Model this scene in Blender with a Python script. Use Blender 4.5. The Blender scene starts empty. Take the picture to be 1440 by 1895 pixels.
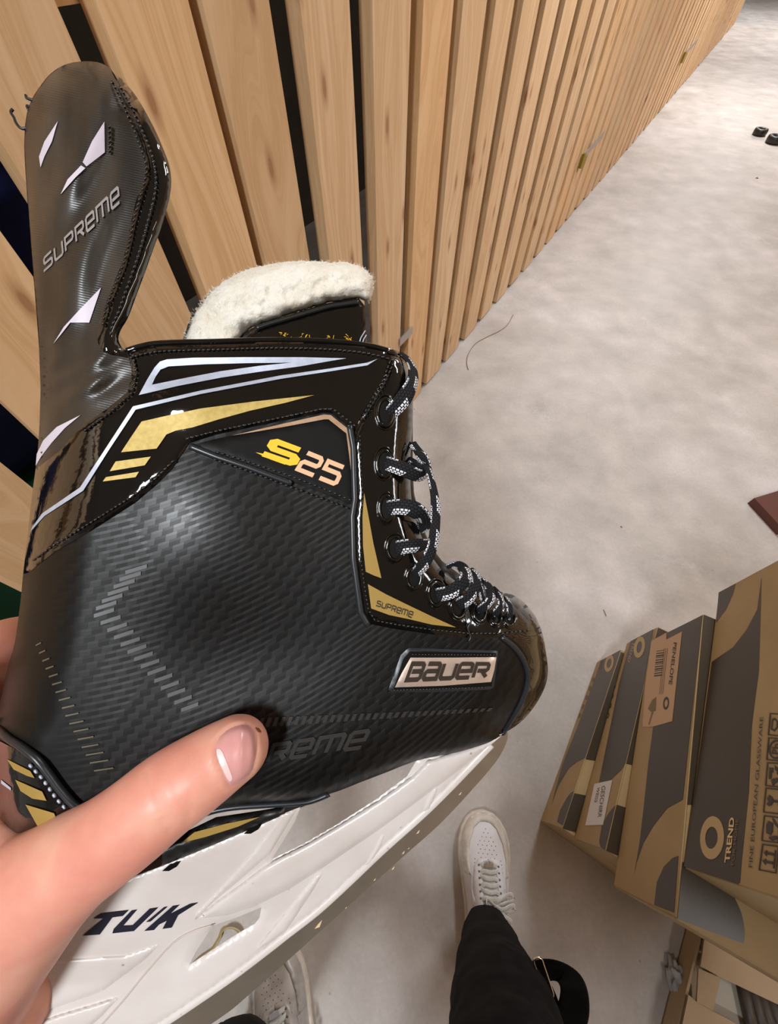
import bpy, bmesh, math, random
import numpy as np
from mathutils import Vector, Matrix, noise
from mathutils.geometry import delaunay_2d_cdt
from mathutils.bvhtree import BVHTree

random.seed(7)
S = bpy.context.scene
COL = S.collection

# ------------------------------------------------------------------ camera
FP, CX, CY = 750.0, 720.0, 947.5            # focal length in pixels of the 1440x1895 frame
AN = math.atan(476.5 / FP)
CA, SA = math.cos(AN), math.sin(AN)
H = 1.30
K = H / 1.40
CAM = Vector((0, 0, H))
RT, UP, FW = Vector((1, 0, 0)), Vector((0, CA, SA)), Vector((0, SA, -CA))
cd = bpy.data.cameras.new('camera'); cam = bpy.data.objects.new('camera', cd); COL.objects.link(cam)
cam.location = CAM; cam.rotation_euler = (AN, 0, 0)
cd.sensor_fit = 'VERTICAL'; cd.sensor_height = 36.0; cd.lens = FP / 1895 * 36.0
cd.clip_start = 0.01; cd.clip_end = 60
S.camera = cam

# ------------------------------------------------------------------ world, lights, exposure
w = bpy.data.worlds.new('world'); S.world = w; w.use_nodes = True
bg = w.node_tree.nodes['Background']; bg.inputs[0].default_value = (0.55, 0.50, 0.45, 1); bg.inputs[1].default_value = 0.42
S.view_settings.view_transform = 'Standard'; S.view_settings.look = 'None'
S.view_settings.gamma = 1; S.view_settings.exposure = 0.0; S.view_settings.use_curve_mapping = False
def area(name, loc, sx, sy, power, col, aim=None):
    l = bpy.data.lights.new(name, 'AREA'); l.shape = 'RECTANGLE'; l.size = sx; l.size_y = sy
    l.energy = power; l.color = col
    o = bpy.data.objects.new(name, l); COL.objects.link(o); o.location = loc
    if aim: o.rotation_euler = (Vector(aim) - Vector(loc)).to_track_quat('-Z', 'Y').to_euler()
    return o
area('ceiling_lamp', (1.5, 2.0, 2.5), 0.25, 1.3, 49, (0.95, 0.97, 1.0))
area('ceiling_lamp', (-0.52, -0.78, 2.5), 0.14, 0.5, 40, (0.92, 0.96, 1.0))
area('ceiling_lamp', (1.75, -0.65, 2.5), 0.30, 1.2, 19, (0.97, 0.98, 1.0))
area('ceiling_lamp', (3.6, 5.6, 2.5), 0.25, 1.3, 95, (0.97, 0.98, 1.0))
area('ceiling_lamp', (6.2, 9.6, 2.5), 0.25, 1.3, 110, (0.97, 0.98, 1.0))

# ------------------------------------------------------------------ pixel geometry helpers
def ray(u, v):
    return RT * ((u - CX) / FP) - UP * ((v - CY) / FP) + FW
def P(u, v, d):
    return CAM + ray(u, v) * d
def G(u, v, z=0.0):
    r = ray(u, v); t = (z - H) / r.z
    return CAM + r * t
def proj(p):
    q = p - CAM; d = q.dot(FW)
    return (CX + FP * q.dot(RT) / d, CY - FP * q.dot(UP) / d, d)

def cr(pts, n=6, closed=False):
    """Catmull-Rom through the points (any dimension)."""
    pts = [tuple(p) for p in pts]; N = len(pts); out = []
    rng = range(N) if closed else range(N - 1)
    for i in rng:
        if closed: p0, p1, p2, p3 = pts[i - 1], pts[i], pts[(i + 1) % N], pts[(i + 2) % N]
        else: p0, p1, p2, p3 = pts[max(0, i - 1)], pts[i], pts[i + 1], pts[min(N - 1, i + 2)]
        for k in range(n):
            t = k / n
            out.append(tuple(0.5 * ((2 * b) + (-a + c) * t + (2 * a - 5 * b + 4 * c - d) * t * t + (-a + 3 * b - 3 * c + d) * t ** 3)
                             for a, b, c, d in zip(p0, p1, p2, p3)))
    if not closed: out.append(pts[-1])
    return out
def densify(poly, step, closed=True):
    out = []; N = len(poly)
    for i in range(N if closed else N - 1):
        a, b = poly[i], poly[(i + 1) % N]
        L = math.dist(a, b); n = max(1, int(math.ceil(L / step)))
        for k in range(n): out.append(tuple(x + (y - x) * k / n for x, y in zip(a, b)))
    if not closed: out.append(tuple(poly[-1]))
    return out
def inside(U, V, poly):
    poly = np.asarray(poly, float); r = np.zeros(U.shape, bool); j = len(poly) - 1
    for i in range(len(poly)):
        xi, yi = poly[i]; xj, yj = poly[j]
        if yi != yj:
            c = ((yi > V) != (yj > V)) & (U < (xj - xi) * (V - yi) / (yj - yi) + xi)
            r ^= c
        j = i
    return r
def segdist(U, V, line, closed=False):
    D = np.full(U.shape, 1e9); N = len(line)
    for i in range(N if closed else N - 1):
        ax, ay = line[i]; bx, by = line[(i + 1) % N]
        dx, dy = bx - ax, by - ay; L2 = dx * dx + dy * dy + 1e-9
        t = np.clip(((U - ax) * dx + (V - ay) * dy) / L2, 0, 1)
        D = np.minimum(D, np.hypot(U - ax - t * dx, V - ay - t * dy))
    return D
def prof(d, R):
    x = np.clip(d / R, 0, 1); return 1 - np.sqrt(np.clip(1 - (1 - x) ** 2, 0, 1))   # 1 at the rim, 0 inside

# ------------------------------------------------------------------ object helpers
def tag(o, label, cat, group=None, kind=None):
    if label: o['label'] = label
    if cat: o['category'] = cat
    if group: o['group'] = group
    if kind: o['kind'] = kind
    return o
def thing(name, loc, label, cat, group=None):
    o = bpy.data.objects.new(name, None); COL.objects.link(o); o.location = loc; o.empty_display_size = 0.05
    return tag(o, label, cat, group)
def wloc(o):
    v = Vector((0, 0, 0))
    while o: v = v + o.location; o = o.parent
    return v
def obj(name, verts, faces, mat, parent=None, smooth=True, uv=None, label=None, origin=None, sharp=None):
    base = wloc(parent) if parent else (Vector(origin) if origin is not None else Vector((0, 0, 0)))
    me = bpy.data.meshes.new(name)
    me.from_pydata([tuple(Vector(v) - base) for v in verts], [], faces)
    if uv is not None:
        l = me.uv_layers.new(name='UVMap')
        idx = np.zeros(len(me.loops), int); me.loops.foreach_get('vertex_index', idx)
        l.data.foreach_set('uv', np.asarray(uv, float)[idx].ravel())
    if smooth: me.polygons.foreach_set('use_smooth', [True] * len(me.polygons))
    me.update()
    o = bpy.data.objects.new(name, me); COL.objects.link(o)
    if mat: me.materials.append(mat)
    if parent: o.parent = parent
    else: o.location = base
    if label: o['label'] = label
    return o
def copy_tree(o, parent=None):
    c = o.copy(); COL.objects.link(c); c.parent = parent
    for ch in list(o.children): copy_tree(ch, c)
    return c

class MB:
    """collects pieces of ONE part"""
    def __init__(s): s.v = []; s.f = []; s.uv = []
    def add(s, v, f, uv=None):
        b = len(s.v); s.v += [Vector(x) for x in v]; s.f += [tuple(i + b for i in q) for q in f]
        s.uv += list(uv) if uv is not None else [(0, 0)] * len(v)
    def box(s, o, ex, ey, ez):
        o = Vector(o); ex = Vector(ex); ey = Vector(ey); ez = Vector(ez)
        v = [o, o + ex, o + ex + ey, o + ey, o + ez, o + ex + ez, o + ex + ey + ez, o + ey + ez]
        s.add(v, [(3, 2, 1, 0), (4, 5, 6, 7), (0, 1, 5, 4), (1, 2, 6, 5), (2, 3, 7, 6), (3, 0, 4, 7)])
    def tube(s, pts, r, n=8, caps=True, flat=1.0, upv=None):
        pts = [Vector(p) for p in pts]; rr = r if isinstance(r, (list, tuple)) else [r] * len(pts)
        V = []; F = []; prev = None; L = 0; UVs = []
        for i, p in enumerate(pts):
            t = (pts[min(i + 1, len(pts) - 1)] - pts[max(i - 1, 0)]).normalized()
            a = prev if prev is not None else (Vector(upv) if upv else (Vector((0, 0, 1)) if abs(t.z) < .9 else Vector((1, 0, 0))))
            a = (a - t * a.dot(t)).normalized(); b = t.cross(a); prev = a
            if i: L += (pts[i] - pts[i - 1]).length
            for k in range(n):
                th = 2 * math.pi * k / n
                V.append(p + a * (math.cos(th) * rr[i]) + b * (math.sin(th) * rr[i] * flat)); UVs.append((L, k / n))
        for i in range(len(pts) - 1):
            for k in range(n):
                F.append((i * n + k, i * n + (k + 1) % n, (i + 1) * n + (k + 1) % n, (i + 1) * n + k))
        if caps: F.append(tuple(range(n - 1, -1, -1))); F.append(tuple((len(pts) - 1) * n + k for k in range(n)))
        s.add(V, F, UVs)
    def ribbon(s, pts, wdir, wid, th, n=10):
        """flat lace: pts, width direction per point, half width per point"""
        V = []; F = []; UVs = []; L = 0; N = len(pts)
        for i, p in enumerate(pts):
            p = Vector(p); t = (Vector(pts[min(i + 1, N - 1)]) - Vector(pts[max(i - 1, 0)])).normalized()
            a = Vector(wdir[i]); a = (a - t * a.dot(t)).normalized(); b = t.cross(a)
            if i: L += (p - Vector(pts[i - 1])).length
            for k in range(n):
                ph = 2 * math.pi * k / n
                ca, sa = math.cos(ph), math.sin(ph)
                V.append(p + a * (wid[i] * math.copysign(abs(ca) ** .7, ca)) + b * (th * math.copysign(abs(sa) ** .7, sa)))
                UVs.append((L, .5 + .5 * ca))
        for i in range(N - 1):
            for k in range(n):
                F.append((i * n + k, i * n + (k + 1) % n, (i + 1) * n + (k + 1) % n, (i + 1) * n + k))
        F.append(tuple(range(n - 1, -1, -1))); F.append(tuple((N - 1) * n + k for k in range(n)))
        s.add(V, F, UVs)
    def build(s, name, mat, parent=None, smooth=True, label=None, origin=None):
        return obj(name, s.v, s.f, mat, parent, smooth, s.uv, label, origin)

# ------------------------------------------------------------------ materials
def mat(name, col=(.5, .5, .5), rough=.5, metal=0.0, spec=.5, coat=0.0, sss=0.0):
    m = bpy.data.materials.new(name); m.use_nodes = True
    b = m.node_tree.nodes['Principled BSDF']
    b.inputs['Base Color'].default_value = (*col, 1); b.inputs['Roughness'].default_value = rough
    b.inputs['Metallic'].default_value = metal; b.inputs['Specular IOR Level'].default_value = spec
    b.inputs['Coat Weight'].default_value = coat; b.inputs['Coat Roughness'].default_value = .08
    if sss:
        b.inputs['Subsurface Weight'].default_value = sss; b.inputs['Subsurface Radius'].default_value = (.012, .004, .002)
        b.inputs['Subsurface Scale'].default_value = 1.0
    m['b'] = 1
    return m
class N:
    def __init__(s, m): s.t = m.node_tree; s.b = s.t.nodes['Principled BSDF']
    def n(s, typ, **kw):
        x = s.t.nodes.new(typ)
        for k, v in kw.items():
            if k.startswith('i_'):
                key = k[2:]; key = int(key) if key.isdigit() else key.replace('_', ' ')
                if isinstance(v, bpy.types.NodeSocket): s.t.links.new(v, x.inputs[key])
                else: x.inputs[key].default_value = v
            else: setattr(x, k, v)
        return x
    def m(s, op, a, b=0.0, c=None):
        x = s.t.nodes.new('ShaderNodeMath'); x.operation = op
        for i, q in enumerate([a, b] + ([c] if c is not None else [])):
            if isinstance(q, bpy.types.NodeSocket): s.t.links.new(q, x.inputs[i])
            else: x.inputs[i].default_value = q
        return x.outputs[0]
    def ramp(s, fac, stops, interp='LINEAR'):
        x = s.t.nodes.new('ShaderNodeValToRGB'); s.t.links.new(fac, x.inputs[0]); x.color_ramp.interpolation = interp
        e = x.color_ramp.elements
        while len(e) < len(stops): e.new(0.5)
        for q, (p, c) in zip(e, stops): q.position = p; q.color = (*c, 1) if len(c) == 3 else c
        return x.outputs[0]
    def mix(s, fac, a, b, typ='MIX'):
        x = s.t.nodes.new('ShaderNodeMix'); x.data_type = 'RGBA'; x.blend_type = typ
        for k, q in ((0, fac), (6, a), (7, b)):
            if isinstance(q, bpy.types.NodeSocket): s.t.links.new(q, x.inputs[k])
            else: x.inputs[k].default_value = q if k == 0 else (*q, 1)
        return x.outputs[2]
    def set(s, key, sock): s.t.links.new(sock, s.b.inputs[key])
    def bump(s, h, strength=.3, dist=.001):
        x = s.n('ShaderNodeBump', i_Height=h); x.inputs['Strength'].default_value = strength; x.inputs['Distance'].default_value = dist
        s.set('Normal', x.outputs[0])
    def noise(s, vec, scale, detail=4, rough=.55, dist=0.0):
        x = s.n('ShaderNodeTexNoise', i_Vector=vec); x.inputs['Scale'].default_value = scale
        x.inputs['Detail'].default_value = detail; x.inputs['Roughness'].default_value = rough; x.inputs['Distortion'].default_value = dist
        return x.outputs[0]
    def obj(s): return s.n('ShaderNodeTexCoord').outputs['Object']
    def uv(s): return s.n('ShaderNodeTexCoord').outputs['UV']
    def mapping(s, vec, scale=(1, 1, 1), loc=(0, 0, 0), rot=(0, 0, 0)):
        x = s.n('ShaderNodeMapping', i_Vector=vec); x.inputs['Scale'].default_value = scale
        x.inputs['Location'].default_value = loc; x.inputs['Rotation'].default_value = rot
        return x.outputs[0]

def noisy(name, c1, c2, scale, rough=.5, bump=0.0, bscale=None, metal=0., coat=0., spec=.5, detail=5, dist=.001):
    m = mat(name, c1, rough, metal, spec, coat); n = N(m); o = n.obj()
    f = n.noise(o, scale, detail)
    n.set('Base Color', n.ramp(f, [(.35, c1), (.65, c2)]))
    if bump: n.bump(n.noise(o, bscale or scale * 4, 6), bump, dist)
    return m

def wood_mat(name, tone=(1, 1, 1)):
    m = mat(name, (.6, .4, .22), .55); n = N(m); o = n.obj()
    rnd = n.n('ShaderNodeObjectInfo').outputs['Random']
    off = n.n('ShaderNodeCombineXYZ', i_0=n.m('MULTIPLY', rnd, 37.0), i_1=n.m('MULTIPLY', rnd, 19.0), i_2=n.m('MULTIPLY', rnd, 53.0)).outputs[0]
    v = n.n('ShaderNodeVectorMath', operation='ADD', i_0=o, i_1=off).outputs[0]
    warp = n.noise(n.mapping(v, (6, 6, 1.2)), 1.0, 2)
    g = n.mapping(v, (26, 26, .9))
    gv = n.n('ShaderNodeVectorMath', operation='ADD', i_0=g, i_1=n.n('ShaderNodeCombineXYZ', i_0=n.m('MULTIPLY', warp, 6.0), i_1=0.0, i_2=0.0).outputs[0]).outputs[0]
    grain = n.noise(gv, 2.2, 6, .62)
    fine = n.noise(n.mapping(v, (260, 260, 4)), 1.0, 3)
    base = n.ramp(grain, [(.30, tuple(a * b for a, b in zip((.76, .55, .34), tone))), (.47, tuple(a * b for a, b in zip((.69, .465, .265), tone))),
                          (.56, tuple(a * b for a, b in zip((.60, .375, .19), tone))), (.68, tuple(a * b for a, b in zip((.70, .48, .28), tone)))])
    base = n.mix(n.m('MULTIPLY', fine, .35), base, tuple(a * b for a, b in zip((.72, .5, .29), tone)))
    tint = n.ramp(rnd, [(0, (.90, .86, .80)), (.5, (1, 1, 1)), (1, (1.06, .98, .86))])
    base = n.mix(1.0, base, tint, 'MULTIPLY')
    sv = n.n('ShaderNodeSeparateXYZ', i_0=v)
    kv = n.n('ShaderNodeCombineXYZ', i_0=n.m('MULTIPLY', n.m('ADD', sv.outputs[0], sv.outputs[1]), 9.0), i_1=n.m('MULTIPLY', sv.outputs[2], 3.0), i_2=0.0).outputs[0]
    vo = n.n('ShaderNodeTexVoronoi', voronoi_dimensions='2D', i_Vector=kv); vo.inputs['Scale'].default_value = 1.0
    vo.inputs['Randomness'].default_value = 1.0
    kd = vo.outputs['Distance']
    knot = n.ramp(kd, [(.035, (1, 1, 1)), (.055, (.55, .55, .55)), (.12, (0, 0, 0))])
    base = n.mix(n.m('MULTIPLY', knot, .8), base, tuple(a * b for a, b in zip((.30, .13, .05), tone)))
    n.set('Base Color', base)
    n.set('Roughness', n.ramp(grain, [(.2, (.5, .5, .5)), (.8, (.65, .65, .65))]))
    n.bump(n.m('ADD', n.m('MULTIPLY', fine, .4), grain), .25, .001)
    return m

M = {}
M['wood'] = wood_mat('pine_wood')
def concrete():
    m = mat('concrete', (.45, .43, .41), .62); n = N(m); o = n.obj()
    a = n.noise(o, 1.5, 7, .60, .15); b = n.noise(o, 6, 6, .6); c = n.noise(o, 90, 4, .7)
    base = n.ramp(a, [(.28, (.39, .355, .32)), (.45, (.46, .42, .385)), (.60, (.52, .48, .455)), (.78, (.58, .555, .55))])
    base = n.mix(.45, base, n.ramp(b, [(.3, (.62, .62, .62)), (.7, (1.25, 1.25, 1.25))]), 'MULTIPLY')
    base = n.mix(.30, base, n.ramp(c, [(.3, (.70, .70, .70)), (.7, (1.15, 1.15, 1.15))]), 'MULTIPLY')
    patch = n.ramp(n.noise(o, 2.3, 9, .74, .2), [(.60, (0, 0, 0)), (.68, (1, 1, 1))])
    base = n.mix(n.m('MULTIPLY', patch, .35), base, (.66, .66, .65))
    vo = n.n('ShaderNodeTexVoronoi', i_Vector=n.mapping(o, (1, 1, 1))); vo.inputs['Scale'].default_value = 16
    sp = n.ramp(vo.outputs['Distance'], [(.03, (1, 1, 1)), (.045, (0, 0, 0))])
    base = n.mix(n.m('MULTIPLY', sp, .55), base, (.20, .18, .15))
    n.set('Base Color', base); n.set('Roughness', n.ramp(a, [(.3, (.5, .5, .5)), (.7, (.68, .68, .68))]))
    n.bump(n.m('ADD', b, n.m('MULTIPLY', c, .3)), .12, .004)
    return m
M['floor'] = concrete()
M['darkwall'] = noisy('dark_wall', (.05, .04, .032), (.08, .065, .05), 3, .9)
M['kraft'] = noisy('kraft_board', (.37, .255, .12), (.42, .30, .15), 9, .62, .08, 160)
M['kraft_plain'] = noisy('plain_carton', (.42, .30, .18), (.48, .35, .22), 7, .7, .08, 120)
M['print'] = noisy('dark_print', (.046, .034, .021), (.056, .042, .027), 6, .34, .05, 200, spec=.5)
M['ink'] = mat('ink', (.06, .05, .045), .6)
M['inkfaint'] = mat('faint_ink', (.22, .155, .09), .7)
M['krafttext'] = mat('kraft_text', (.52, .37, .19), .6)
M['sticker'] = mat('pinkish_sticker', (.56, .36, .21), .5)
M['paper'] = mat('white_paper', (.72, .70, .70), .6)
# skate
M['patent'] = mat('patent_black', (.004, .0035, .003), .06, spec=.6, coat=.35)
n = N(M['patent']); o = n.obj()
n.bump(n.m('ADD', n.noise(o, 60, 3, .5, .6), n.m('MULTIPLY', n.noise(o, 300, 2), .15)), .35, .0012)
M['guard'] = mat('guard_fabric', (.020, .017, .014), .36, spec=.5)
n = N(M['guard']); uv = n.uv()
gr = n.n('ShaderNodeTexWave', i_Vector=n.mapping(uv, (1, 1, 1), rot=(0, 0, 1.35))); gr.inputs['Scale'].default_value = 70; gr.inputs['Distortion'].default_value = .4
gf = n.noise(n.mapping(uv, (14, 3, 1), rot=(0, 0, -.6)), 1.0, 3)
n.set('Base Color', n.ramp(gf, [(.3, (.010, .0085, .007)), (.7, (.045, .037, .029))]))
n.bump(n.m('ADD', gf, n.m('MULTIPLY', gr.outputs[0], .05)), .5, .0014)
M['black_rubber'] = mat('black_rubber', (.012, .011, .010), .35)
M['black_matte'] = mat('black_matte', (.004, .0035, .003), .5, spec=.15)
M['piping'] = mat('grey_piping', (.016, .018, .021), .34, spec=.5)
M['thread'] = mat('black_thread', (.012, .011, .011), .3, spec=.7)
M['silver'] = noisy('silver_foil', (.42, .46, .55), (.50, .54, .64), 300, .42, metal=.25)
M['gold'] = noisy('gold_foil', (.44, .31, .075), (.53, .39, .12), 500, .55, metal=.2)
M['gold_flat'] = mat('gold_flat', (.36, .23, .055), .4, metal=.2)
M['copper'] = noisy('copper_foil', (.72, .46, .28), (.85, .62, .42), 150, .25, metal=.7)
M['yellow'] = mat('yellow_print', (.90, .52, .02), .4)
M['peach'] = mat('peach_print', (.80, .50, .30), .35, metal=.2)
M['greyprint'] = mat('grey_print', (.29, .26, .25), .45)
M['lilac'] = mat('pale_reflective_print', (.62, .56, .64), .45)
M['darkprint'] = mat('dark_letter', (.03, .02, .012), .4)
M['ghost'] = mat('ghost_print', (.030, .027, .024), .3)
M['badge'] = noisy('badge_plate', (.72, .55, .46), (.82, .66, .55), 160, .28, metal=.65)
M['navyprint'] = mat('navy_print', (.010, .010, .022), .4)
M['holder'] = mat('white_plastic', (.6, .55, .5), .30, spec=.5)
n = N(M['holder']); o = n.obj()
hb = n.ramp(n.noise(o, 25, 4), [(.3, (.56, .50, .46)), (.7, (.64, .59, .56))])
vo = n.n('ShaderNodeTexVoronoi', i_Vector=o); vo.inputs['Scale'].default_value = 110
hs = n.ramp(vo.outputs['Distance'], [(.055, (1, 1, 1)), (.085, (0, 0, 0))])
hm = n.m('MULTIPLY', hs, n.ramp(n.noise(o, 40, 2), [(.48, (0, 0, 0)), (.6, (1, 1, 1))]))
n.set('Base Color', n.mix(n.m('MULTIPLY', hm, .7), hb, (.25, .17, .12))); n.bump(n.noise(o, 180, 3), .08, .0006)
M['steel'] = noisy('skate_steel', (.33, .265, .20), (.37, .30, .23), 60, .36, .04, 400, metal=.75)
M['rust'] = mat('rust_fleck', (.62, .45, .27), .6)
M['felt'] = mat('white_felt', (.80, .74, .62), .95, spec=.15)
n = N(M['felt']); o = n.obj()
vo = n.n('ShaderNodeTexVoronoi', i_Vector=o, feature='DISTANCE_TO_EDGE'); vo.inputs['Scale'].default_value = 170
n.set('Base Color', n.ramp(n.noise(o, 55, 5, .7), [(.3, (.80, .72, .57)), (.55, (.90, .85, .74)), (.75, (.94, .92, .86))]))
n.bump(n.m('ADD', n.m('MULTIPLY', vo.outputs['Distance'], .6), n.noise(o, 260, 6, .8)), .7, .0018)
M['fibre'] = mat('felt_fibre', (.85, .80, .72), .9)
def lace_mat():
    m = mat('woven_lace', (.02, .02, .022), .8, spec=.12); n = N(m); u = n.uv()
    s = n.n('ShaderNodeSeparateXYZ', i_0=u); L, W = s.outputs[0], s.outputs[1]
    rows = n.m('MULTIPLY', W, 7.0); k = n.m('FLOOR', rows)
    fr = n.m('FRACT', n.m('ADD', n.m('DIVIDE', L, .0017), n.m('MULTIPLY', k, .5)))
    blob = n.m('MULTIPLY', n.m('LESS_THAN', n.m('ABSOLUTE', n.m('SUBTRACT', fr, .5)), .36), n.m('LESS_THAN', n.m('ABSOLUTE', n.m('SUBTRACT', n.m('FRACT', rows), .5)), .36))
    band = n.m('LESS_THAN', n.m('FRACT', n.m('ADD', n.m('DIVIDE', L, .014), n.m('MULTIPLY', W, .35))), .5)
    rowsel = n.m('MAXIMUM', n.m('MULTIPLY', n.m('GREATER_THAN', W, .56), band), n.m('MULTIPLY', n.m('LESS_THAN', W, .18), n.m('SUBTRACT', 1.0, band)))
    msk = n.m('MULTIPLY', blob, rowsel)
    dark = n.mix(blob, (.006, .006, .0065), (.022, .022, .025))
    n.set('Base Color', n.mix(msk, dark, (.72, .72, .76)))
    n.bump(blob, .5, .0004)
    return m
M['lace'] = lace_mat()
def carbon():
    m = mat('carbon_texture', (.012, .011, .010), .35, spec=.5); n = N(m); uv = n.uv()
    s = n.n('ShaderNodeSeparateXYZ', i_0=uv); U, V = s.outputs[0], s.outputs[1]
    uu = n.m('SUBTRACT', U, .2)
    y = n.m('ADD', V, n.m('ADD', n.m('MULTIPLY', U, .22), n.m('MULTIPLY', n.m('MULTIPLY', uu, uu), .50)))
    q = n.m('DIVIDE', y, .0125); k = n.m('FLOOR', q); fr = n.m('FRACT', q)
    line = n.m('LESS_THAN', fr, .42)
    # chevrons: distance bands bent about the ankle
    bend = n.m('ADD', n.m('MULTIPLY', n.m('ABSOLUTE', n.m('SUBTRACT', V, 1.13)), .55), U)
    bandn = n.m('FRACT', n.m('DIVIDE', n.m('ADD', bend, n.m('MULTIPLY', n.noise(uv, 3.0, 2), .08)), .21))
    bandmask = n.ramp(bandn, [(.0, (.25, .25, .25)), (.30, (.35, .35, .35)), (.36, (1, 1, 1)), (.72, (1, 1, 1)), (.78, (.2, .2, .2))])
    tw = n.m('FRACT', n.m('ADD', n.m('DIVIDE', U, .040), n.m('ADD', n.m('MULTIPLY', k, .31), n.m('MULTIPLY', V, 3.0))))
    twm = n.m('LESS_THAN', tw, .5)
    dash = n.m('MULTIPLY', line, bandmask)
    weave = n.m('MULTIPLY', twm, n.m('SUBTRACT', 1.05, n.m('MULTIPLY', bandmask, .45)))
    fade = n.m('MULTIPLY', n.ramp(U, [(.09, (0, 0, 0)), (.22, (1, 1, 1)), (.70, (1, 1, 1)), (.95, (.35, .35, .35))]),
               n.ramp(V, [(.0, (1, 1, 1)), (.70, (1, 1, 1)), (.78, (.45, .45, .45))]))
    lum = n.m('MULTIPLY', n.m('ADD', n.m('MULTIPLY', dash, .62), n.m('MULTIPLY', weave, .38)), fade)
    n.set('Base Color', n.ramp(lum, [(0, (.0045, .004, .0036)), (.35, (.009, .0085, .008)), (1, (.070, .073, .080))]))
    n.set('Roughness', n.ramp(lum, [(0, (.40, .40, .40)), (1, (.30, .30, .30))]))
    n.set('Specular IOR Level', n.ramp(lum, [(0, (.20, .20, .20)), (1, (1, 1, 1))]))
    n.bump(n.m('ADD', n.m('MULTIPLY', dash, .6), n.m('MULTIPLY', weave, .4)), .35, .0004)
    return m
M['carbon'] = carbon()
def skin():
    m = mat('skin', (.62, .31, .23), .44, spec=.4, sss=.25); n = N(m); o = n.obj()
    f = n.noise(o, 28, 3, .5); g = n.noise(o, 220, 4, .6)
    c = n.ramp(f, [(.3, (.62, .235, .175)), (.5, (.68, .30, .22)), (.7, (.72, .40, .29))])
    c = n.mix(.12, c, n.ramp(g, [(.3, (.7, .7, .7)), (.7, (1.2, 1.2, 1.2))]), 'MULTIPLY')
    n.set('Base Color', c); n.bump(n.noise(o, 900, 3, .6), .12, .0003)
    return m
M['skin'] = skin()
M['nail'] = mat('nail', (.66, .30, .28), .28, spec=.5, sss=.15)
M['lunula_glint'] = mat('nail_lunula_glint', (.80, .55, .52), .3)
M['trouser'] = noisy('black_cloth', (.004, .0042, .0045), (.009, .009, .0095), 40, .9, .3, 700, spec=.12, dist=.0006)
M['sneaker'] = noisy('white_leather', (.70, .69, .72), (.78, .77, .79), 14, .45, .1, 300)
M['sneaker_grey'] = noisy('scuffed_leather', (.34, .32, .30), (.50, .48, .46), 30, .28, .3, 120)
M['midsole'] = noisy('worn_midsole', (.58, .52, .45), (.70, .66, .60), 40, .6)
M['lace_white'] = noisy('white_cotton', (.58, .58, .55), (.68, .68, .65), 200, .8, .3, 900)
M['grey_line'] = mat('grey_trim', (.45, .46, .52), .5)
M['hole'] = mat('perforation', (.16, .15, .16), .8)
M['sock'] = mat('grey_lining', (.55, .52, .52), .8)
M['metal'] = mat('metal_ring', (.88, .82, .74), .2, metal=1)
M['brass'] = mat('brass_hasp', (.40, .33, .06), .35, metal=.7)
M['zinc'] = mat('zinc_strap', (.45, .40, .36), .35, metal=.6)
M['navy'] = noisy('navy_cloth', (.008, .016, .10), (.014, .028, .16), 12, .8, .3, 60)
M['green'] = noisy('green_plastic', (.02, .16, .09), (.03, .20, .12), 8, .5)
M['foam'] = noisy('pale_foam', (.50, .45, .37), (.58, .53, .45), 10, .8)
M['rod'] = noisy('dark_rods', (.05, .035, .025), (.11, .085, .07), 30, .5)
M['film'] = mat('clear_film', (.5, .5, .52), .15); M['film'].node_tree.nodes['Principled BSDF'].inputs['Alpha'].default_value = .3
M['dust'] = noisy('grey_dust', (.36, .36, .37), (.46, .46, .46), 50, .9, .5, 120)
M['twig'] = mat('brown_thread', (.30, .19, .12), .7)
M['maroon'] = mat('maroon_print', (.10, .03, .02), .6)
M['yellow_cord'] = noisy('yellow_webbing', (.42, .33, .15), (.52, .43, .22), 80, .8, .3, 500)

# ------------------------------------------------------------------ floor and room behind
fm = MB(); fm.box((-6, -3, -.1), (22, 0, 0), (0, 22, 0), (0, 0, .1))
tag(fm.build('floor', M['floor'], smooth=False), None, None, kind='structure')

# slatted partition
W0 = Vector((0.262, 1.619, 0)) * (H / 1.25)
TH = math.atan2(3.85, 6.146); WD = Vector((math.sin(TH), math.cos(TH), 0)); WN = Vector((WD.y, -WD.x, 0))
WB = -WN                                             # into the storage room
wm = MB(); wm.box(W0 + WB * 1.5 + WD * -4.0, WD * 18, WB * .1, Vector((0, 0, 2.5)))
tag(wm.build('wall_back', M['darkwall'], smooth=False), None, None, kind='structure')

cm_ = MB(); cm_.box((-4, -3.4, 2.75), (18, 0, 0), (0, 21, 0), (0, 0, .1))
tag(cm_.build('ceiling', noisy('painted_ceiling', (.50, .48, .45), (.56, .54, .51), 2, .9), smooth=False), None, None, kind='structure')
def slat_wall():
    m = wood_mat('slatted_wood'); n = N(m); x = n.n('ShaderNodeSeparateXYZ', i_0=n.obj()).outputs[0]
    old = n.b.inputs['Base Color'].links[0].from_socket
    n.set('Base Color', n.mix(n.m('GREATER_THAN', n.m('FRACT', n.m('DIVIDE', x, .2)), .72), old, (.012, .009, .007))); return m
wr = MB(); wr.box((0, 0, 0), (17, 0, 0), (0, .1, 0), (0, 0, 2.75))
wo = wr.build('wall_right', slat_wall(), smooth=False); wo.location = W0 + WN * 2.7 + WD * -4.6; wo.rotation_euler = (0, 0, math.atan2(WD.y, WD.x)); tag(wo, None, None, kind='structure')

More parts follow.
